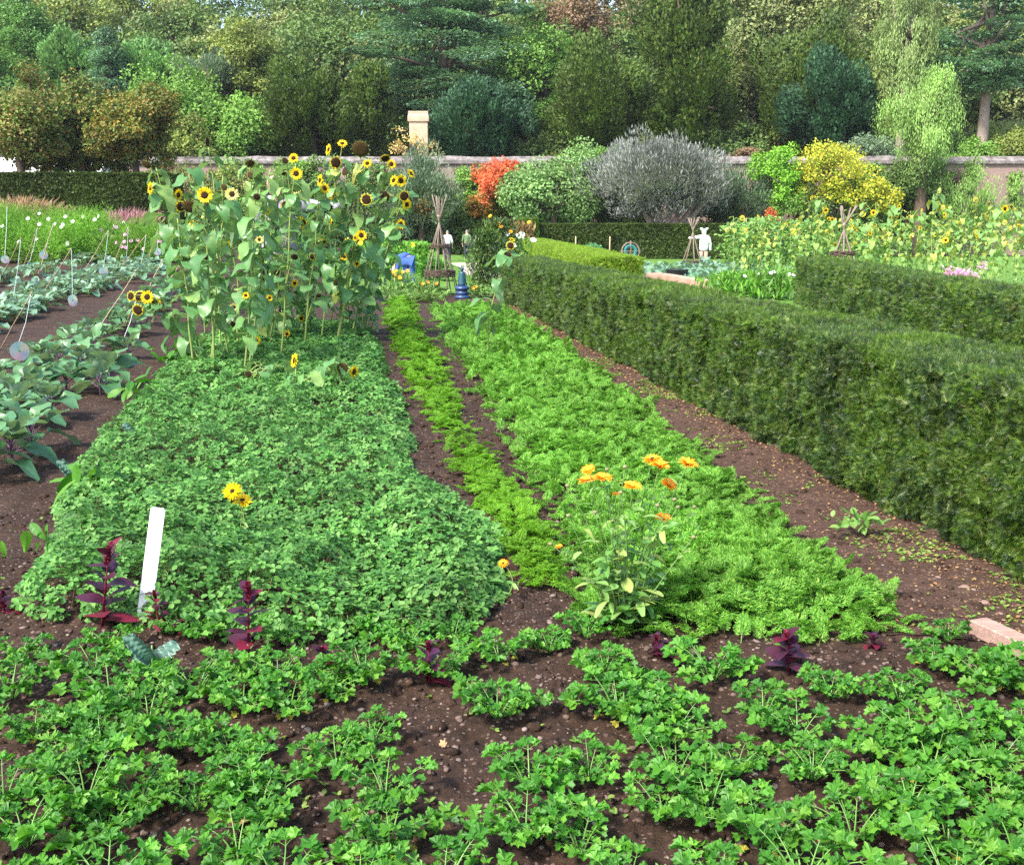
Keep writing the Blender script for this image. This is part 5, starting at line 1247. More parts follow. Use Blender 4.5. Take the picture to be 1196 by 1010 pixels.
CSL = ['feathery green border plant at the left edge', 'tall feathery border plant with two white flowers', 'feathery border plant left of the white flowers', 'feathery cosmos with a cluster of white flowers', 'tallest bright feathery cosmos in the border', 'feathery cosmos with pink flowers before the pink grass', 'pink-flowered cosmos near the sunflower clump', 'low pink-flowered cosmos behind the sunflower leaves', 'feathery plant at the back of the border', 'feathery plant below the tawny grass', 'small feathery plant between border and sunflowers']
for i, (px, py, ty, w, c) in enumerate(CS):
    b = G(px, py); b2 = np.array([b[0], 36.0 + 1.2 * (i % 3), 0]); b2[0] = (px - W0 / 2) / FPX * b2[1]; b2[2] = float(terr(b2[0], b2[1])); cosmos(CSL[i], b2, D(px, ty + 9, b2[1])[2] - b2[2], w * b2[1] / FPX, 1000 + i, c)
def tuft(label, px, Y_, ty, w, mat, seed, n=900):
    rg = np.random.default_rng(seed); p = D(px, ty, Y_); h = p[2]; t = thing('ornamental_grass', label, 'grass clump', (p[0], Y_, 0)); wm = w * Y_ / FPX
    P = np.stack([rg.normal(0, wm * .25, n), rg.normal(0, .3, n), h * rg.uniform(.45, .8, n)], -1); ax = nrm(np.stack([P[:, 0] / wm * 1.6 + rg.normal(.25, .3, n), rg.normal(0, .3, n), np.ones(n)], -1))
    Geo().add(inst(THIN, P, basis(ax, rg.normal(0, 1, (n, 3))) * np.array([.3, 1, 1]) * (rg.uniform(.25, .5, n)[:, None, None]))).build('plumes', M[mat], t)
    P = np.stack([rg.normal(0, wm * .14, n), rg.normal(0, .2, n), np.zeros(n)], -1); ax = nrm(np.stack([rg.normal(0, .22, n), rg.normal(0, .2, n), np.ones(n)], -1))
    Geo().add(inst(STRIP, P, basis(ax, rg.normal(0, 1, (n, 3))) * (rg.uniform(.5, .75, n) * h)[:, None, None] * np.array([.35, 1, 1])).__class__ and inst(STRIP, P, basis(ax, rg.normal(0, 1, (n, 3))) * (rg.uniform(.5, .75, n) * h)[:, None, None] * np.array([.35, 1, 1]))).build('blades', M['cosmos'], t)
tuft('tawny plumed grass behind the border at far left', 25, 44, 216, 62, 'grassor', 1); tuft('tawny grass plumes beside the dark hedge wall', 58, 45, 226, 40, 'grassor', 2, 500); tuft('pink hazy plumed grass at the right end of the border', 152, 43, 236, 58, 'grasspk', 3, 1300)

# low planting round the wigwam
def clump(label, px, py, h, w, mats, seed, n=900, leaf=OVAL, ls=.10, name='bedding_plant', fl=(), upb=.3):
    b = G(px, py); rg = np.random.default_rng(seed); t = thing(name, label, 'plant', b)
    P = np.stack([rg.normal(0, w * .38, n), rg.normal(0, w * .3, n), h * rg.random(n) ** .8], -1); P[:, :2] *= (1.1 - .6 * (P[:, 2:3] / h) ** 2)
    ax = nrm(rg.normal(0, 1, (n, 3)) + (0, 0, upb)); up = nrm(rg.normal(0, .5, (n, 3)) + (0, 0, 1.0))
    Geo().add(inst(leaf, P, basis(ax, up) * (ls * rg.uniform(.7, 1.3, n))[:, None, None])).build('leaves', M[mats], t)
    for cm, k, r in fl:
        for i in range(k):
            g = Geo()
            p = np.array([rg.normal(0, w * .35), -w * .3 + rg.normal(0, .08), h * rg.uniform(.75, 1.12)]); a = np.arange(12) * PI / 6; A = np.stack([np.cos(a), np.sin(a), np.full(12, .35)], -1); f = nrm(np.array([rg.normal(0, .3), -.7, .7])); x = nrm(np.cross((0, 0, 1), f)); Bm = np.stack([x, np.cross(f, x), f], -1)
            g.add(moved(inst(OVAL, A * r * .2, basis(A, np.tile([0, 0, 1.0], (12, 1))) * r), p, Bm))
            g.build('flower', M[cm], t)
    return t
clump('flower patch with orange blooms below the bending gardener', 468, 345, .62, 1.0, 'marleaf', 1, 1300, THIN, .13, fl=(('orange', 7, .055),))
clump('tangle of green stems with orange flowers at the wigwam foot', 492, 345, .34, .9, 'marleaf', 2, 600, THIN, .12, fl=(('orange', 4, .05),))
clump('small green clump with an orange flower beside the ornament', 561, 348, .3, .5, 'marleaf', 3, 350, OVAL, .09, fl=(('orange', 2, .05),))
clump('yellow-green leafy clump behind the bending gardener', 455, 325, 1.3, 2.2, 'carrot', 4, 1400, OVAL, .18, fl=(('petal', 4, .10),))
clump('fresh green round clump between gardener and wigwam', 488, 318, 1.2, 1.1, 'carrot', 5, 1000, OVAL, .18)
clump('leafy clump behind the foot of the wigwam', 505, 332, .8, 1.0, 'celery', 6, 600, OVAL, .14)
clump('dark narrow bush against the end of the long hedge', 568, 338, 1.75, .75, 'yew', 7, 3000, THIN, .16, name='dark_bush', upb=1.2)
clump('dark bush with tall orange pokers at the gravel path', 582, 330, 2.1, 1.2, 'yew', 8, 3600, THIN, .17, name='dark_bush', fl=(('orange', 5, .07),), upb=1.2)
clump('pale flowering clump before the brown stalks', 592, 318, 1.5, 1.6, 'beanleaf', 9, 1000, OVAL, .16, fl=(('whitep', 12, .13),))
clump('heap of dried brown stalks beside the hedge block', 603, 309, 1.9, 1.3, 'litter', 10, 1500, THIN, .40, name='dried_stalks', upb=1.5)
clump('green tufts under the white flowers near the far hedge end', 905, 350, .7, 1.6, 'beanleaf', 11, 900, THIN, .25, fl=(('whitep', 7, .05),), upb=1.2)
clump('weedy yellow-green clump left of the far hedge end', 862, 350, .6, 1.6, 'carrot', 12, 900, THIN, .25, upb=1.2)
for i, (px, py, h_, w_, n_, l_) in enumerate([(112, 588, .30, .35, 16, .20), (168, 470, .26, .4, 18, .17), (205, 425, .28, .5, 24, .18), (60, 650, .16, .3, 14, .12)]):
    clump(('broad-leaved dock at the ragged left edge of the green carpet', 'dock plant where the carpet meets the bare soil', 'leafy weed at the left foot of the sunflower clump', 'low weed at the front left corner of the carpet')[i], px, py, h_, w_, 'celery', 40 + i, n_, SPOON[1], l_, name='dock_plant', upb=.8)
rg = np.random.default_rng(8)
P = [G(440, 372), G(450, 350), G(590, 350), G(600, 362), G(560, 356), G(480, 352)]
fronds_bed('weedy_growth', [G(448, 356), G(446, 343), G(526, 343), G(524, 354)], M['marleaf'], lambda y: 70.0, lambda x, y: .16 + .08 * noise(x * 2, y * 2, 23), .12, .22, 66, .7)
clump('small leafy weed at the foot of the long hedge', 1000, 622, .12, .22, 'beanleaf', 13, 40, OVAL, .07, name='weed')

# ------------------------------------------------------------------ wall, chimney, glasshouse
t = thing('garden_wall', 'long old pink brick garden wall topped with lichened coping', 'wall', (0, 75, 0)); WT = D(560, 187, 75)[2]
obj('wall_face', box(-95, 95, 0, .6, 0, WT - .25), M['brick'], t)
V = []; xx = np.arange(-95, 95.1, 1.0); rg = np.random.default_rng(5)
for i, x in enumerate(xx):
    dz = .03 * rg.normal()
    for (y, z) in ((-.18, WT - .248), (-.18, WT - .05 + dz), (.30, WT + .26 + dz), (.78, WT - .05 + dz), (.78, WT - .248)): V.append((x, y, z))
F = [(i * 5 + j, i * 5 + (j + 1) % 5, i * 5 + 5 + (j + 1) % 5, i * 5 + 5 + j) for i in range(len(xx) - 1) for j in range(5)]
obj('coping', rep(V, F), M['coping'], t)
zb = 0; Yc = 77.5; c = D(490, 185, Yc); s = Yc / FPX; zt = D(490, 131, Yc)[2]
t = thing('chimney_stack', 'square pinkish stone chimney stack rising behind the garden wall', 'chimney', (c[0], Yc, 0))
hw = 10.2 * s; z1 = D(490, 143, Yc)[2]; z2 = D(490, 141, Yc)[2]
obj('shaft', box(-hw, hw, -hw, hw, 0, z1), M['buff'], t)
V = [];
for (h_, z) in ((hw * 1.14, z1), (hw * 1.16, z2), (hw * 1.16, D(490, 137.5, Yc)[2]), (hw * 1.06, zt - .14), (hw * 1.08, zt - .12), (hw * 1.08, zt)):
    V += [(-h_, -h_, z), (h_, -h_, z), (h_, h_, z), (-h_, h_, z)]
obj('cap', rep(V, [(i * 4 + j, i * 4 + (j + 1) % 4, i * 4 + 4 + (j + 1) % 4, i * 4 + 4 + j) for i in range(5) for j in range(4)] + [(3, 2, 1, 0), (20, 21, 22, 23)]), M['buff'], t)
a = D(12, 199, 66); b = D(112, 199, 66); zt = D(0, 189, 66)[2]
t = thing('glasshouse', 'white-roofed glasshouse seen under the orange-tinged trees', 'glasshouse', (0, 66, 0))
V = [(a[0] - 3, 0, a[2] - .5), (b[0], 0, a[2] - .5), (b[0], 2.2, zt + .4), (a[0] - 3, 2.2, zt + .4), (b[0], 4.4, a[2] - .5), (a[0] - 3, 4.4, a[2] - .5)]
obj('roof', rep(V, [(0, 1, 2, 3), (3, 2, 4, 5), (1, 4, 2), (0, 3, 5)]), M['white'], t)
obj('walls', box(a[0] - 2.9, b[0] - .1, .1, 4.3, 0, a[2] - .503), M['white'], t)

# ------------------------------------------------------------------ trees
TM = {}
TG = dict(cedar_needle=2.1, autumn_mix=1.1, autumn_green=1.35, dark_broadleaf=1.8, olive_broadleaf=1.7, yew_olive=1.3, yew_blue=1.2, yellow_leaf=1, red_leaf=1, orange_leaf=1, gold_sapling=1, pale_broadleaf=1.1, bright_green=1, weeping_leaf=1.1, grey_leaf=1.15)
def tmat(key, cols, **kw):
    warm = (1.12, 1.0, .85) if key in ('dark_broadleaf', 'olive_broadleaf', 'yew_olive', 'chestnut', 'fresh_broadleaf') else (1, 1, 1)
    cols = [tuple(min(.8, v * h * TG.get(key, 1.45)) for v, h in zip(c, warm)) for c in cols]
    if key not in ('autumn_mix', 'autumn_green', 'orange_leaf', 'gold_sapling', 'yellow_leaf', 'autumn_olive'):
        mean = np.mean(np.array(cols), axis=0); cols = [tuple(mean + .6 * (np.array(c) - mean)) for c in cols]
    if key not in TM: TM[key] = leafmat(key, cols, **{**dict(trans=.22, rough=.55, spec=.3, nscale=.45, nval=.42, objval=.06), **kw})
    return TM[key]
tmat('dark_broadleaf', [(.022, .055, .016), (.035, .080, .022), (.055, .105, .03), (.085, .12, .035)])
tmat('olive_broadleaf', [(.045, .09, .018), (.07, .12, .025), (.10, .15, .035), (.16, .17, .05)])
tmat('fresh_broadleaf', [(.05, .14, .022), (.075, .18, .03), (.10, .22, .045), (.15, .26, .06)])
tmat('pale_broadleaf', [(.10, .22, .06), (.14, .28, .08), (.20, .33, .11), (.26, .36, .13)])
tmat('autumn_mix', [(.06, .14, .022), (.10, .16, .025), (.13, .15, .03), (.24, .15, .045), (.11, .18, .03)])
tmat('autumn_green', [(.05, .10, .02), (.08, .12, .02), (.15, .13, .02), (.20, .12, .02)])
tmat('autumn_olive', [(.06, .12, .022), (.09, .15, .028), (.13, .15, .03), (.22, .14, .04)])
tmat('bright_green', [(.12, .32, .02), (.18, .40, .03), (.24, .45, .05)])
tmat('yellow_leaf', [(.40, .41, .03), (.50, .46, .04), (.56, .50, .06), (.22, .34, .03), (.30, .38, .03)], objval=.02)
tmat('red_leaf', [(.52, .07, .035), (.60, .11, .05), (.62, .18, .07), (.55, .22, .06)], objval=.02)
tmat('orange_leaf', [(.50, .18, .04), (.35, .20, .03), (.20, .22, .03), (.48, .12, .04)])
tmat('copper', [(.18, .09, .06), (.12, .08, .04), (.08, .09, .035), (.22, .12, .08)])
tmat('grey_leaf', [(.13, .145, .135), (.19, .20, .195), (.25, .26, .25), (.10, .125, .095)])
tmat('greygreen_leaf', [(.06, .105, .06), (.09, .14, .08), (.13, .17, .11)])
tmat('yew_olive', [(.020, .052, .010), (.034, .078, .013), (.055, .105, .018), (.08, .12, .022)])
tmat('yew_blue', [(.016, .050, .022), (.026, .075, .034), (.042, .10, .045)])
tmat('cedar_needle', [(.045, .10, .060), (.065, .13, .075), (.095, .16, .095), (.05, .085, .045)])
tmat('larch', [(.07, .16, .045), (.10, .20, .06), (.13, .24, .075)])
tmat('weeping_leaf', [(.15, .27, .06), (.20, .34, .08), (.26, .39, .11)])
tmat('sequoia', [(.09, .15, .04), (.13, .19, .055), (.17, .22, .08)])
tmat('chestnut', [(.07, .13, .045), (.11, .17, .06), (.22, .24, .12), (.06, .10, .035)])
def tree(label, cat, kind, mat, x, top, bot, w, Y_, seed, n=11000, ls=.30, trunk=True, bark='bark', name=None, group=None, nc=None, base_py=None, dx=0, ry=None, hollow=.5):
    rg = np.random.default_rng(seed); C_ = D(x, (top + bot) / 2, Y_); rz = (bot - top) / 2 * Y_ / FPX; rx = w / 2 * Y_ / FPX; ry_ = ry or min(rx, 4.5)
    base = np.array([C_[0] + dx, Y_, float(terr(0, Y_))]); t = thing(name or {'yew': 'yew_tree', 'cedar': 'cedar_tree', 'weep': 'weeping_tree', 'cone': 'conifer_tree', 'spiky': 'grey_shrub', 'broad': 'broadleaf_tree'}[kind], label, cat, base, 0, group)
    C0 = C_ - base; nc = nc or {'broad': 120, 'yew': 120, 'cedar': 66, 'weep': 60, 'cone': 100, 'spiky': 100}[kind]
    # clump centres fill the crown, most near its surface
    d = nrm(rg.normal(0, 1, (nc, 3))); rr = (hollow + (1 - hollow) * rg.random(nc)) * .84
    if kind == 'cone':
        zz = 1 - 2 * rg.random(nc) ** .8; pr_ = .10 + .78 * (1 - (zz + 1) / 2) ** .8; a = rg.uniform(0, 2 * PI, nc); q = np.sqrt(rg.uniform(.35, 1, nc))
        cc = np.stack([np.cos(a) * pr_ * q, np.sin(a) * pr_ * q, zz], -1)
    elif kind == 'cedar':
        lv = np.linspace(-.88, .9, 7); zz = lv[rg.integers(0, 7, nc)] + rg.normal(0, .085, nc); a = rg.uniform(0, 2 * PI, nc); q = rg.uniform(.15, .85, nc) * np.sqrt(np.maximum(.1, 1 - zz * zz * .65))
        cc = np.stack([np.cos(a) * q, np.sin(a) * q, zz - .30 * q * q], -1)
    else:
        nl = {'broad': 11, 'yew': 9}.get(kind, 16)
        ld = nrm(rg.normal(0, 1, (nl, 3))); lc = ld * rg.uniform(.42, .78, (nl, 1)); lr = rg.uniform(.24, .44, nl); li = rg.integers(0, nl, nc)
        cc = lc[li] + d * (lr[li] * (.55 + .45 * rg.random(nc)))[:, None]
        q_ = rg.random(nc) < .22; cc[q_] = (d * rr[:, None])[q_] * .8
        cc[:, 2] = np.where(cc[:, 2] < -.72, -.72, cc[:, 2])
    if name == 'wall_climber':
        cc = rg.uniform(-1, 1, (nc, 3)) * np.array([.86, .6, .84]); cc[:, 2] += .14 * noise(cc[:, 0] * 3, cc[:, 1], seed)
    R_ = np.array([rx, ry_, rz]) * (1.0 if name == 'wall_climber' else 1.22 if kind in ('broad', 'yew', 'spiky') else 1.05); cc = C0 + cc * R_
    cs = (rx * ry_ * rz) ** (1 / 3) * {'broad': .22, 'yew': .20, 'cedar': .27, 'weep': .22, 'cone': .20, 'spiky': .24}[kind] * rg.uniform(.6, 1.5, nc)
    n = int(n * 1.7); ls = ls * .74; c = rg.integers(0, nc, n); dd = nrm(rg.normal(0, 1, (n, 3))); rad_ = .5 + .56 * rg.random(n) ** .5
    st_ = np.array({'broad': (1.1, 1.1, .82), 'yew': (.85, .85, 1.45), 'cedar': (1.2, 1.1, .17), 'weep': (.9, .9, 1.2), 'cone': (1.1, 1.1, .75), 'spiky': (.85, .85, 1.15)}[kind])
    P = cc[c] + dd * (rad_ * cs[c])[:, None] * st_; outw = nrm((P - C0) / R_)
    s = ls * rg.uniform(.7, 1.35, n)
    rn = rg.normal(0, 1, (n, 3))
    if kind == 'broad': ax = nrm(rn * .8 + dd * .5 + (0, 0, -.25)); up = nrm(dd + outw * .5 + (0, 0, .5) + rg.normal(0, .45, (n, 3))); shp = OVAL
    elif kind == 'yew': ax = nrm(outw * np.array([.8, .8, .3]) + (0, 0, .75) + rn * .4); up = nrm(dd + outw + rn * .4); shp = RHOMB; s = s * 1.25
    elif kind == 'cedar': ax = nrm(dd * np.array([1, 1, .25]) + outw * np.array([.7, .7, 0]) + rn * .25); up = nrm(np.array([0, 0, 1.0]) + rn * .35); shp = RHOMB; s = s * 1.1
    elif kind == 'weep': P[:, 2] -= rg.random(n) * cs[c] * 1.3; ax = nrm(np.array([0, 0, -1.0]) + rn * .33 + outw * .2); up = nrm(rn + outw); shp = THIN; s = s * 1.5
    elif kind == 'cone': ax = nrm(outw * np.array([1, 1, 0]) + (0, 0, -.25) + rn * .35); up = nrm(np.array([0, 0, 1.0]) + rn * .5); shp = RHOMB
    else: ax = nrm(outw * .7 + (0, 0, .9) + rn * .45); up = nrm(rn + outw); shp = THIN; s = s * 1.6
    P[:, 2] = np.maximum(P[:, 2], .1)
    Geo().add(inst(shp, P, basis(ax, up) * s[:, None, None])).build('crown', TM[mat], t)
    if trunk:
        g = Geo(); h0 = max(.5, C0[2] - rz * .9); r0 = (.05 + .035 * (C0[2] + rz)) * (.62 if bark == 'palebark' else .85); tt = np.array([0, 0, 0.0]); hi = C0 + np.array([0, 0, rz * (.75 if kind in ('cone', 'cedar', 'yew') else .2)])
        pts = [np.array([0, 0, -.2]), np.array([0, 0, h0 * .6]), C0 * np.array([.3, 0, 0]) + np.array([0, 0, max(h0, .8)]), hi * .5 + np.array([C0[0] * .5, 0, max(h0, .8)]) * .5, hi]
        g.add(tube(interp_path(pts, 10), np.linspace(r0 * 1.25, r0 * .25, 10), 8))
        for k in rg.choice(nc, min(nc, 18), replace=False):
            u = rg.uniform(.15, .8); p0 = pts[2] * (1 - u) + hi * u; m_ = (p0 + cc[k]) / 2 + (0, 0, -.08 * np.linalg.norm(cc[k] - p0) if kind != 'cedar' else .1)
            g.add(tube([p0, m_, cc[k]], [r0 * .35, r0 * .24, r0 * .1], 5))
        g.build('trunk', M[bark], t, True)
    return t
Bd, Yw, Cd, Wp, Cn, Sp = 'broad', 'yew', 'cedar', 'weep', 'cone', 'spiky'
TR = [ # label, cat, kind, mat, x, top, bot, w, Y, n, leaf size, extras
 ('grey-green rounded shrub trained on the wall right of the sunflowers', 'shrub', Sp, 'greygreen_leaf', 492, 185, 275, 92, 72, 9000, .22, {}),
 ('dark ivy-like climber covering the wall behind the wigwam', 'climber', Bd, 'dark_broadleaf', 505, 232, 300, 110, 73, 7000, .20, dict(name='wall_climber', trunk=False, ry=1.0)),
 ('leafy climber on the wall behind the left of the sunflower clump', 'climber', Bd, 'olive_broadleaf', 235, 183, 300, 140, 73.4, 9000, .20, dict(name='wall_climber', ry=.9, trunk=False)),
 ('green climber on the wall behind the middle of the sunflower clump', 'climber', Bd, 'fresh_broadleaf', 325, 183, 300, 140, 73.4, 9000, .20, dict(name='wall_climber', ry=.9, trunk=False)),
 ('dark climber on the wall behind the right of the sunflower clump', 'climber', Bd, 'dark_broadleaf', 415, 183, 300, 140, 73.4, 9000, .20, dict(name='wall_climber', ry=.9, trunk=False)),
 ('low dark shrubs at the wall foot behind the grey tree', 'shrub', Bd, 'dark_broadleaf', 720, 215, 275, 120, 73, 6000, .20, dict(name='green_shrub', ry=1)),
 ('dark shrub at the wall foot right of the grey tree', 'shrub', Bd, 'dark_broadleaf', 845, 205, 275, 90, 73, 5000, .20, dict(name='green_shrub', ry=1)),
 ('rounded green bush between the rust trees and the laurels', 'shrub', Bd, 'olive_broadleaf', 205, 130, 200, 80, 76.5, 6000, .22, dict(name='green_shrub', trunk=False, ry=1.5)),
 ('dark shrub filling the gap under the rust trees', 'shrub', Bd, 'dark_broadleaf', 75, 165, 203, 150, 63, 5000, .20, dict(name='green_shrub', trunk=False, ry=.8)),
 ('leafy wall creeper between the climbers and the red tree', 'climber', Bd, 'dark_broadleaf', 470, 200, 300, 90, 73.6, 6000, .20, dict(name='wall_climber', trunk=False, ry=.8)),
 ('bright creeper hanging over the wall behind the red tree', 'climber', Bd, 'olive_broadleaf', 610, 196, 285, 80, 73.6, 6000, .20, dict(name='wall_climber', trunk=False, ry=.8)),
 ('mixed green creeper between yellow tree and weeping tree', 'climber', Bd, 'fresh_broadleaf', 1045, 192, 270, 90, 73.7, 6500, .20, dict(name='wall_climber', trunk=False, ry=.8)),
 ('loose pale bush at the wall foot by the right edge', 'shrub', Sp, 'weeping_leaf', 1140, 222, 285, 100, 71, 3500, .20, dict(name='green_shrub', trunk=False, ry=1)),
 ('green creeper on the wall left of the red shrub', 'climber', Bd, 'fresh_broadleaf', 556, 194, 260, 46, 73, 4500, .20, dict(name='wall_climber', ry=1.0, trunk=False)),
 ('dark creeper low on the wall below the red shrub', 'climber', Bd, 'olive_broadleaf', 560, 235, 300, 60, 73.2, 5000, .20, dict(name='wall_climber', ry=1.0, trunk=False)),
 ('small upright tree with coral red leaves against the wall', 'tree', Bd, 'red_leaf', 583, 182, 238, 50, 71.5, 4200, .20, dict(name='red_tree', ry=1.3, trunk=False)),
 ('low orange-leaved shrub between wigwam and red tree', 'shrub', Bd, 'orange_leaf', 562, 228, 252, 36, 72.2, 900, .18, dict(name='orange_shrub', ry=.9, trunk=False)),
 ('small yellow-green and orange shrub behind the wigwam tip', 'shrub', Bd, 'orange_leaf', 502, 230, 254, 32, 71, 700, .18, dict(name='orange_shrub', ry=.9, trunk=False)),
 ('pale green round-headed tree between the red tree and grey tree', 'tree', Bd, 'pale_broadleaf', 647, 172, 266, 104, 70, 11000, .24, {}),
 ('mid green wall plant behind the grey spreading tree', 'climber', Bd, 'fresh_broadleaf', 705, 174, 225, 76, 73, 5000, .20, dict(name='wall_climber', ry=1.2, trunk=False)),
 ('silver-grey shrub touching the right side of the grey tree', 'shrub', Sp, 'greygreen_leaf', 868, 196, 262, 60, 71.5, 5500, .22, {}),
 ('bright lime green shrub left of the yellow tree', 'shrub', Bd, 'bright_green', 907, 172, 258, 50, 71, 6000, .20, dict(name='lime_shrub', trunk=False)),
 ('golden yellow spreading tree in front of the wall', 'tree', Bd, 'yellow_leaf', 975, 166, 236, 100, 70.5, 5200, .20, dict(name='yellow_tree', nc=70, hollow=.6)),
 ('yellow lower branches trailing right of the golden tree', 'shrub', Bd, 'yellow_leaf', 1012, 205, 250, 84, 69.5, 2600, .22, dict(name='yellow_shrub', ry=1.3, trunk=False)),
 ('dark green shrub beneath the golden tree', 'shrub', Bd, 'dark_broadleaf', 975, 212, 275, 110, 72, 6500, .20, {'name': 'green_shrub', 'trunk': False}),
 ('dark glossy shrub right of the golden tree', 'shrub', Bd, 'dark_broadleaf', 1062, 186, 250, 78, 72, 6000, .20, {'name': 'green_shrub', 'trunk': False}),
 ('tall pale weeping tree with yellow-green hanging sprays', 'tree', Wp, 'weeping_leaf', 1082, 66, 200, 96, 71, 13000, .17, {}),
 ('thin lower sprays hanging on the wall right of the weeping tree', 'climber', Wp, 'weeping_leaf', 1120, 172, 240, 62, 72, 3500, .16, dict(name='hanging_shrub', ry=.9)),
 ('olive climber on the wall at far right', 'climber', Bd, 'olive_broadleaf', 1092, 200, 258, 70, 73.4, 5000, .18, dict(name='wall_climber', ry=.9, trunk=False)),
 ('narrow ivy streak on the pink wall by the right edge', 'climber', Bd, 'fresh_broadleaf', 1186, 195, 250, 14, 74.2, 900, .18, dict(name='wall_climber', ry=.5, trunk=False)),
 ('pinkish shrub showing over the wall behind the grey tree', 'shrub', Bd, 'copper', 866, 176, 198, 48, 76.5, 1800, .2, dict(name='pink_shrub', ry=1, trunk=False)),
 ('tiny dark red shrub before the hedge below the lime shrub', 'shrub', Bd, 'red_leaf', 900, 246, 266, 14, 62, 500, .14, dict(name='red_shrub', ry=.4)),
 ('slender gold and pale orange sapling in front of the chimney', 'tree', Bd, 'gold_sapling', 480, 156, 195, 56, 76.2, 480, .20, dict(name='golden_sapling', ry=1.2, nc=40)),
 ('grey-green bushes along the wall top beneath the dark spreading yew', 'shrub', Bd, 'greygreen_leaf', 1010, 160, 195, 95, 78, 4500, .22, {'name': 'green_shrub', 'trunk': False}),
 ('yellow-green shrub over the wall at the right edge', 'shrub', Bd, 'olive_broadleaf', 1185, 148, 195, 66, 78, 4500, .22, {'name': 'green_shrub', 'trunk': False}),
 ('green bush at the foot of the tall bare-trunked conifer', 'shrub', Bd, 'fresh_broadleaf', 1150, 166, 198, 58, 78, 3500, .22, {'name': 'green_shrub', 'trunk': False}),
 ('orange-tinged spreading tree at the left edge above the dark hedge', 'tree', Bd, 'autumn_mix', 20, 88, 196, 118, 60, 12000, .22, {}),
 ('green and rust coloured tree over the right part of the dark hedge', 'tree', Bd, 'autumn_green', 156, 106, 198, 96, 61, 10000, .22, {}),
 ('green middle tree between the two rust-tinged trees', 'tree', Bd, 'autumn_olive', 92, 98, 194, 96, 62, 11000, .22, {}),
 ('soft light green conifer at the top left corner', 'tree', Cn, 'larch', 30, 8, 120, 120, 96, 11000, .34, {}),
 ('pale green feathery tree beside the blue pointed spruce', 'tree', Yw, 'larch', 82, 48, 120, 76, 93, 7000, .30, {'name': 'conifer_tree'}),
 ('small blue-green pointed spruce', 'tree', Cn, 'cedar_needle', 126, 40, 125, 54, 90, 6000, .26, {}),
 ('light green conifer right of the blue pointed spruce', 'tree', Yw, 'larch', 168, 52, 120, 66, 93, 7000, .30, {'name': 'conifer_tree'}),
 ('laurel-like bright green mass above the left wall', 'tree', Bd, 'fresh_broadleaf', 215, 92, 190, 120, 82, 12000, .28, {}),
 ('second laurel-green rounded tree left of the olive yew', 'tree', Bd, 'fresh_broadleaf', 285, 108, 190, 100, 81, 10000, .28, {}),
 ('grey-green round bush between light conifer and yellowish tree', 'tree', Sp, 'greygreen_leaf', 238, 64, 104, 64, 92, 5000, .26, {}),
 ('yellowish green tree above the laurels', 'tree', Bd, 'olive_broadleaf', 290, 42, 135, 90, 94, 10000, .30, {}),
 ('dark olive yew left of the chimney', 'tree', Yw, 'yew_olive', 365, 82, 190, 110, 80, 14000, .26, {}),
 ('smaller olive yew just left of the chimney', 'tree', Yw, 'yew_olive', 428, 84, 190, 76, 81, 10000, .26, {}),
 ('great spreading cedar with flat blue-green tiers', 'tree', Cd, 'cedar_needle', 518, -14, 122, 236, 90, 22000, .34, dict(ry=6, bark='bark')),
 ('dark blue-green yew right of the chimney', 'tree', Yw, 'yew_blue', 553, 90, 190, 112, 80, 15000, .26, {}),
 ('light green rounded tree behind the blue-green yew', 'tree', Bd, 'fresh_broadleaf', 632, 44, 165, 100, 92, 12000, .30, {}),
 ('broad olive yew above the pale green tree', 'tree', Yw, 'yew_olive', 702, 62, 190, 126, 82, 16000, .27, {}),
 ('tall dark conifer in the centre right of the wood', 'tree', Yw, 'yew_olive', 808, 2, 190, 136, 84, 20000, .30, {}),
 ('copper-brown thin tree above the olive yew', 'tree', Bd, 'copper', 672, -14, 72, 84, 108, 5000, .34, {'bark': 'palebark'}),
 ('half-bare pale-stemmed tree at the top centre', 'tree', Bd, 'copper', 752, -20, 80, 96, 110, 4500, .34, {'bark': 'palebark'}),
 ('chestnut-like tree flecked with pale leaves', 'tree', Bd, 'chestnut', 920, -20, 76, 170, 96, 13000, .36, {}),
 ('dark green yew with rounded top behind the lime shrub', 'tree', Yw, 'yew_olive', 945, 34, 190, 130, 84, 17000, .28, {}),
 ('blue-green spreading yew with bare lower branches', 'tree', Yw, 'yew_blue', 970, 76, 172, 110, 80, 12000, .26, {}),
 ('tall pale-trunked conifer with drooping light green sprays', 'tree', Wp, 'sequoia', 1060, -40, 110, 74, 78.5, 8000, .22, dict(bark='palebark', name='conifer_tree')),
 ('blue-green pine with flat branches on a tall bare pinkish trunk', 'tree', Cd, 'cedar_needle', 1158, -50, 92, 150, 79.5, 11000, .34, dict(bark='palebark', name='pine_tree', ry=4)),
]
tmat('gold_sapling', [(.55, .42, .12), (.62, .46, .22), (.45, .42, .12), (.65, .40, .22)])
for i, (lab, cat, kd, mt, x, tp, bt, w, Y_, n, ls, ex) in enumerate(TR): tree(lab, cat, kd, mt, x, tp, bt, w, Y_, 2000 + i, n, ls, **ex)
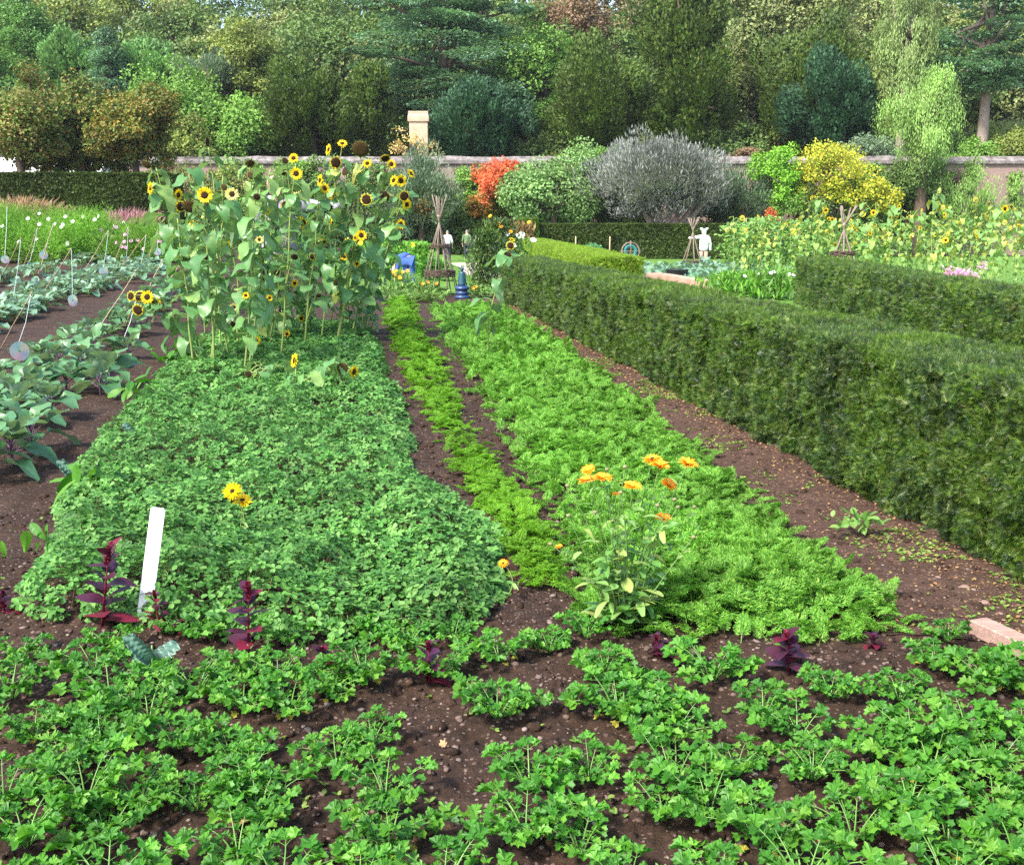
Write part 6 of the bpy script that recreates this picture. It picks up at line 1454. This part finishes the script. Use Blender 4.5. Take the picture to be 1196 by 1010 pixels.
# the grey spreading tree on several leaning trunks
t = tree('wide silver-grey spreading tree on several leaning trunks', 'tree', Sp, 'grey_leaf', 784, 172, 246, 190, 68.5, 2100, 21000, .22, trunk=False, name='grey_tree', nc=110, ry=4.0)
s = 68.5 / FPX; g = Geo()
for dx_, tx, tz in ((-16, -52, 40), (-8, -22, 60), (2, 25, 52), (8, 44, 46), (13, 58, 40), (-3, 5, 62)):
    zb_ = 0; g.add(tube([(dx_ * s * .7, 0, -.1), (dx_ * s * 1.3, 0, 1.9), (tx * s * .5 + dx_ * s * .5, 0, 3.2), (tx * s, 0, 2.2 + tz * s)], [.24, .2, .15, .05], 8))
g.build('trunks', M['palebark'], t, True)
# the wood behind
rg = np.random.default_rng(99); BK = []
ks = ['dark_broadleaf', 'olive_broadleaf', 'dark_broadleaf', 'yew_olive', 'dark_broadleaf', 'chestnut', 'dark_broadleaf']
i = 0
for (Y_, y0, y1, step, wd) in ((100, 40, 150, 78, 130), (112, 8, 120, 70, 135), (128, -30, 80, 66, 130)):
    for x in np.arange(-30, 1260, step):
        jt = rg.normal(0, 12); m_ = ks[rg.integers(0, len(ks))]; kd = Yw if m_ == 'yew_olive' else Bd
        BK.append((x + jt, y0 + rg.normal(0, 9), y1 + rg.normal(0, 10), wd * rg.uniform(.8, 1.2), Y_ + rg.normal(0, 3), kd, m_))
nm = {'dark_broadleaf': 'dark green broadleaf tree in the wood behind the garden', 'olive_broadleaf': 'olive-toned broadleaf tree in the wood behind the garden', 'yew_olive': 'dark evergreen tree deep in the wood behind the garden', 'chestnut': 'pale-flecked broadleaf tree in the wood behind the garden'}
for j, (x, y0, y1, w, Y_, kd, m_) in enumerate(BK):
    tree(nm[m_], 'tree', kd, m_, x, y0, y1, w, Y_, 3000 + j, 7000, .42, group='trees of the wood behind', nc=90)

for j, x in enumerate(np.arange(-10, 1230, 62)):
    tree('dark undergrowth shrub on the bank just behind the garden wall', 'shrub', Bd, ('dark_broadleaf', 'olive_broadleaf')[j % 2], x + rg.normal(0, 8), 150 + rg.normal(0, 8), 205, 92, 85 + rg.normal(0, 1), 4000 + j, 4200, .30, trunk=False, name='green_shrub', group='undergrowth shrubs behind the wall', nc=60)

m, nt, N, K = newmat('haze')
pv = N.new('ShaderNodeVolumePrincipled'); pv.inputs['Density'].default_value = .00018; pv.inputs['Color'].default_value = (.86, .92, 1, 1); pv.inputs['Anisotropy'].default_value = .2
ou = N.new('ShaderNodeOutputMaterial'); K.new(pv.outputs[0], ou.inputs['Volume'])
tag(obj('haze', box(-230, 230, -70, 270, -1.5, 60), m), kind='stuff')

# ------------------------------------------------------------------ light, sky, camera
SUN_AZ, SUN_EL = rad(-138), rad(48)                       # azimuth clockwise from +Y: behind the viewer's left
sd = Vector((math.sin(SUN_AZ) * math.cos(SUN_EL), math.cos(SUN_AZ) * math.cos(SUN_EL), math.sin(SUN_EL)))
L = bpy.data.lights.new('sun', 'SUN'); L.energy = 2.7; L.angle = rad(9); L.color = (1, .95, .86)
lo = bpy.data.objects.new('sun', L); COL.objects.link(lo); lo.rotation_euler = sd.to_track_quat('Z', 'Y').to_euler()
w = bpy.data.worlds.new('World'); sc.world = w; w.use_nodes = True; nt = w.node_tree; nt.nodes.clear()
sk = nt.nodes.new('ShaderNodeTexSky'); sk.sky_type = 'NISHITA'; sk.sun_disc = False; sk.sun_elevation = SUN_EL; sk.sun_rotation = SUN_AZ; sk.dust_density = 2.5; sk.air_density = 1.0
bg = nt.nodes.new('ShaderNodeBackground'); bg.inputs['Strength'].default_value = .15; ou = nt.nodes.new('ShaderNodeOutputWorld')
nt.links.new(sk.outputs[0], bg.inputs[0]); nt.links.new(bg.outputs[0], ou.inputs[0])
cam = bpy.data.cameras.new('camera'); co = bpy.data.objects.new('camera', cam); COL.objects.link(co)
co.location = (0, 0, CAMH); co.rotation_euler = (rad(90) - PITCH, 0, 0); cam.sensor_width = 36; cam.lens = 36 * FPX / W0; cam.clip_end = 600
sc.camera = co
sc.view_settings.view_transform = 'Standard'; sc.view_settings.look = 'None'; sc.view_settings.exposure = 1.62; sc.view_settings.gamma = 1
sc.cycles.max_bounces = 6; sc.cycles.diffuse_bounces = 3; sc.cycles.transmission_bounces = 3; sc.cycles.glossy_bounces = 2; sc.cycles.use_denoising = DENOISE
sc.cycles.sample_clamp_indirect = 4
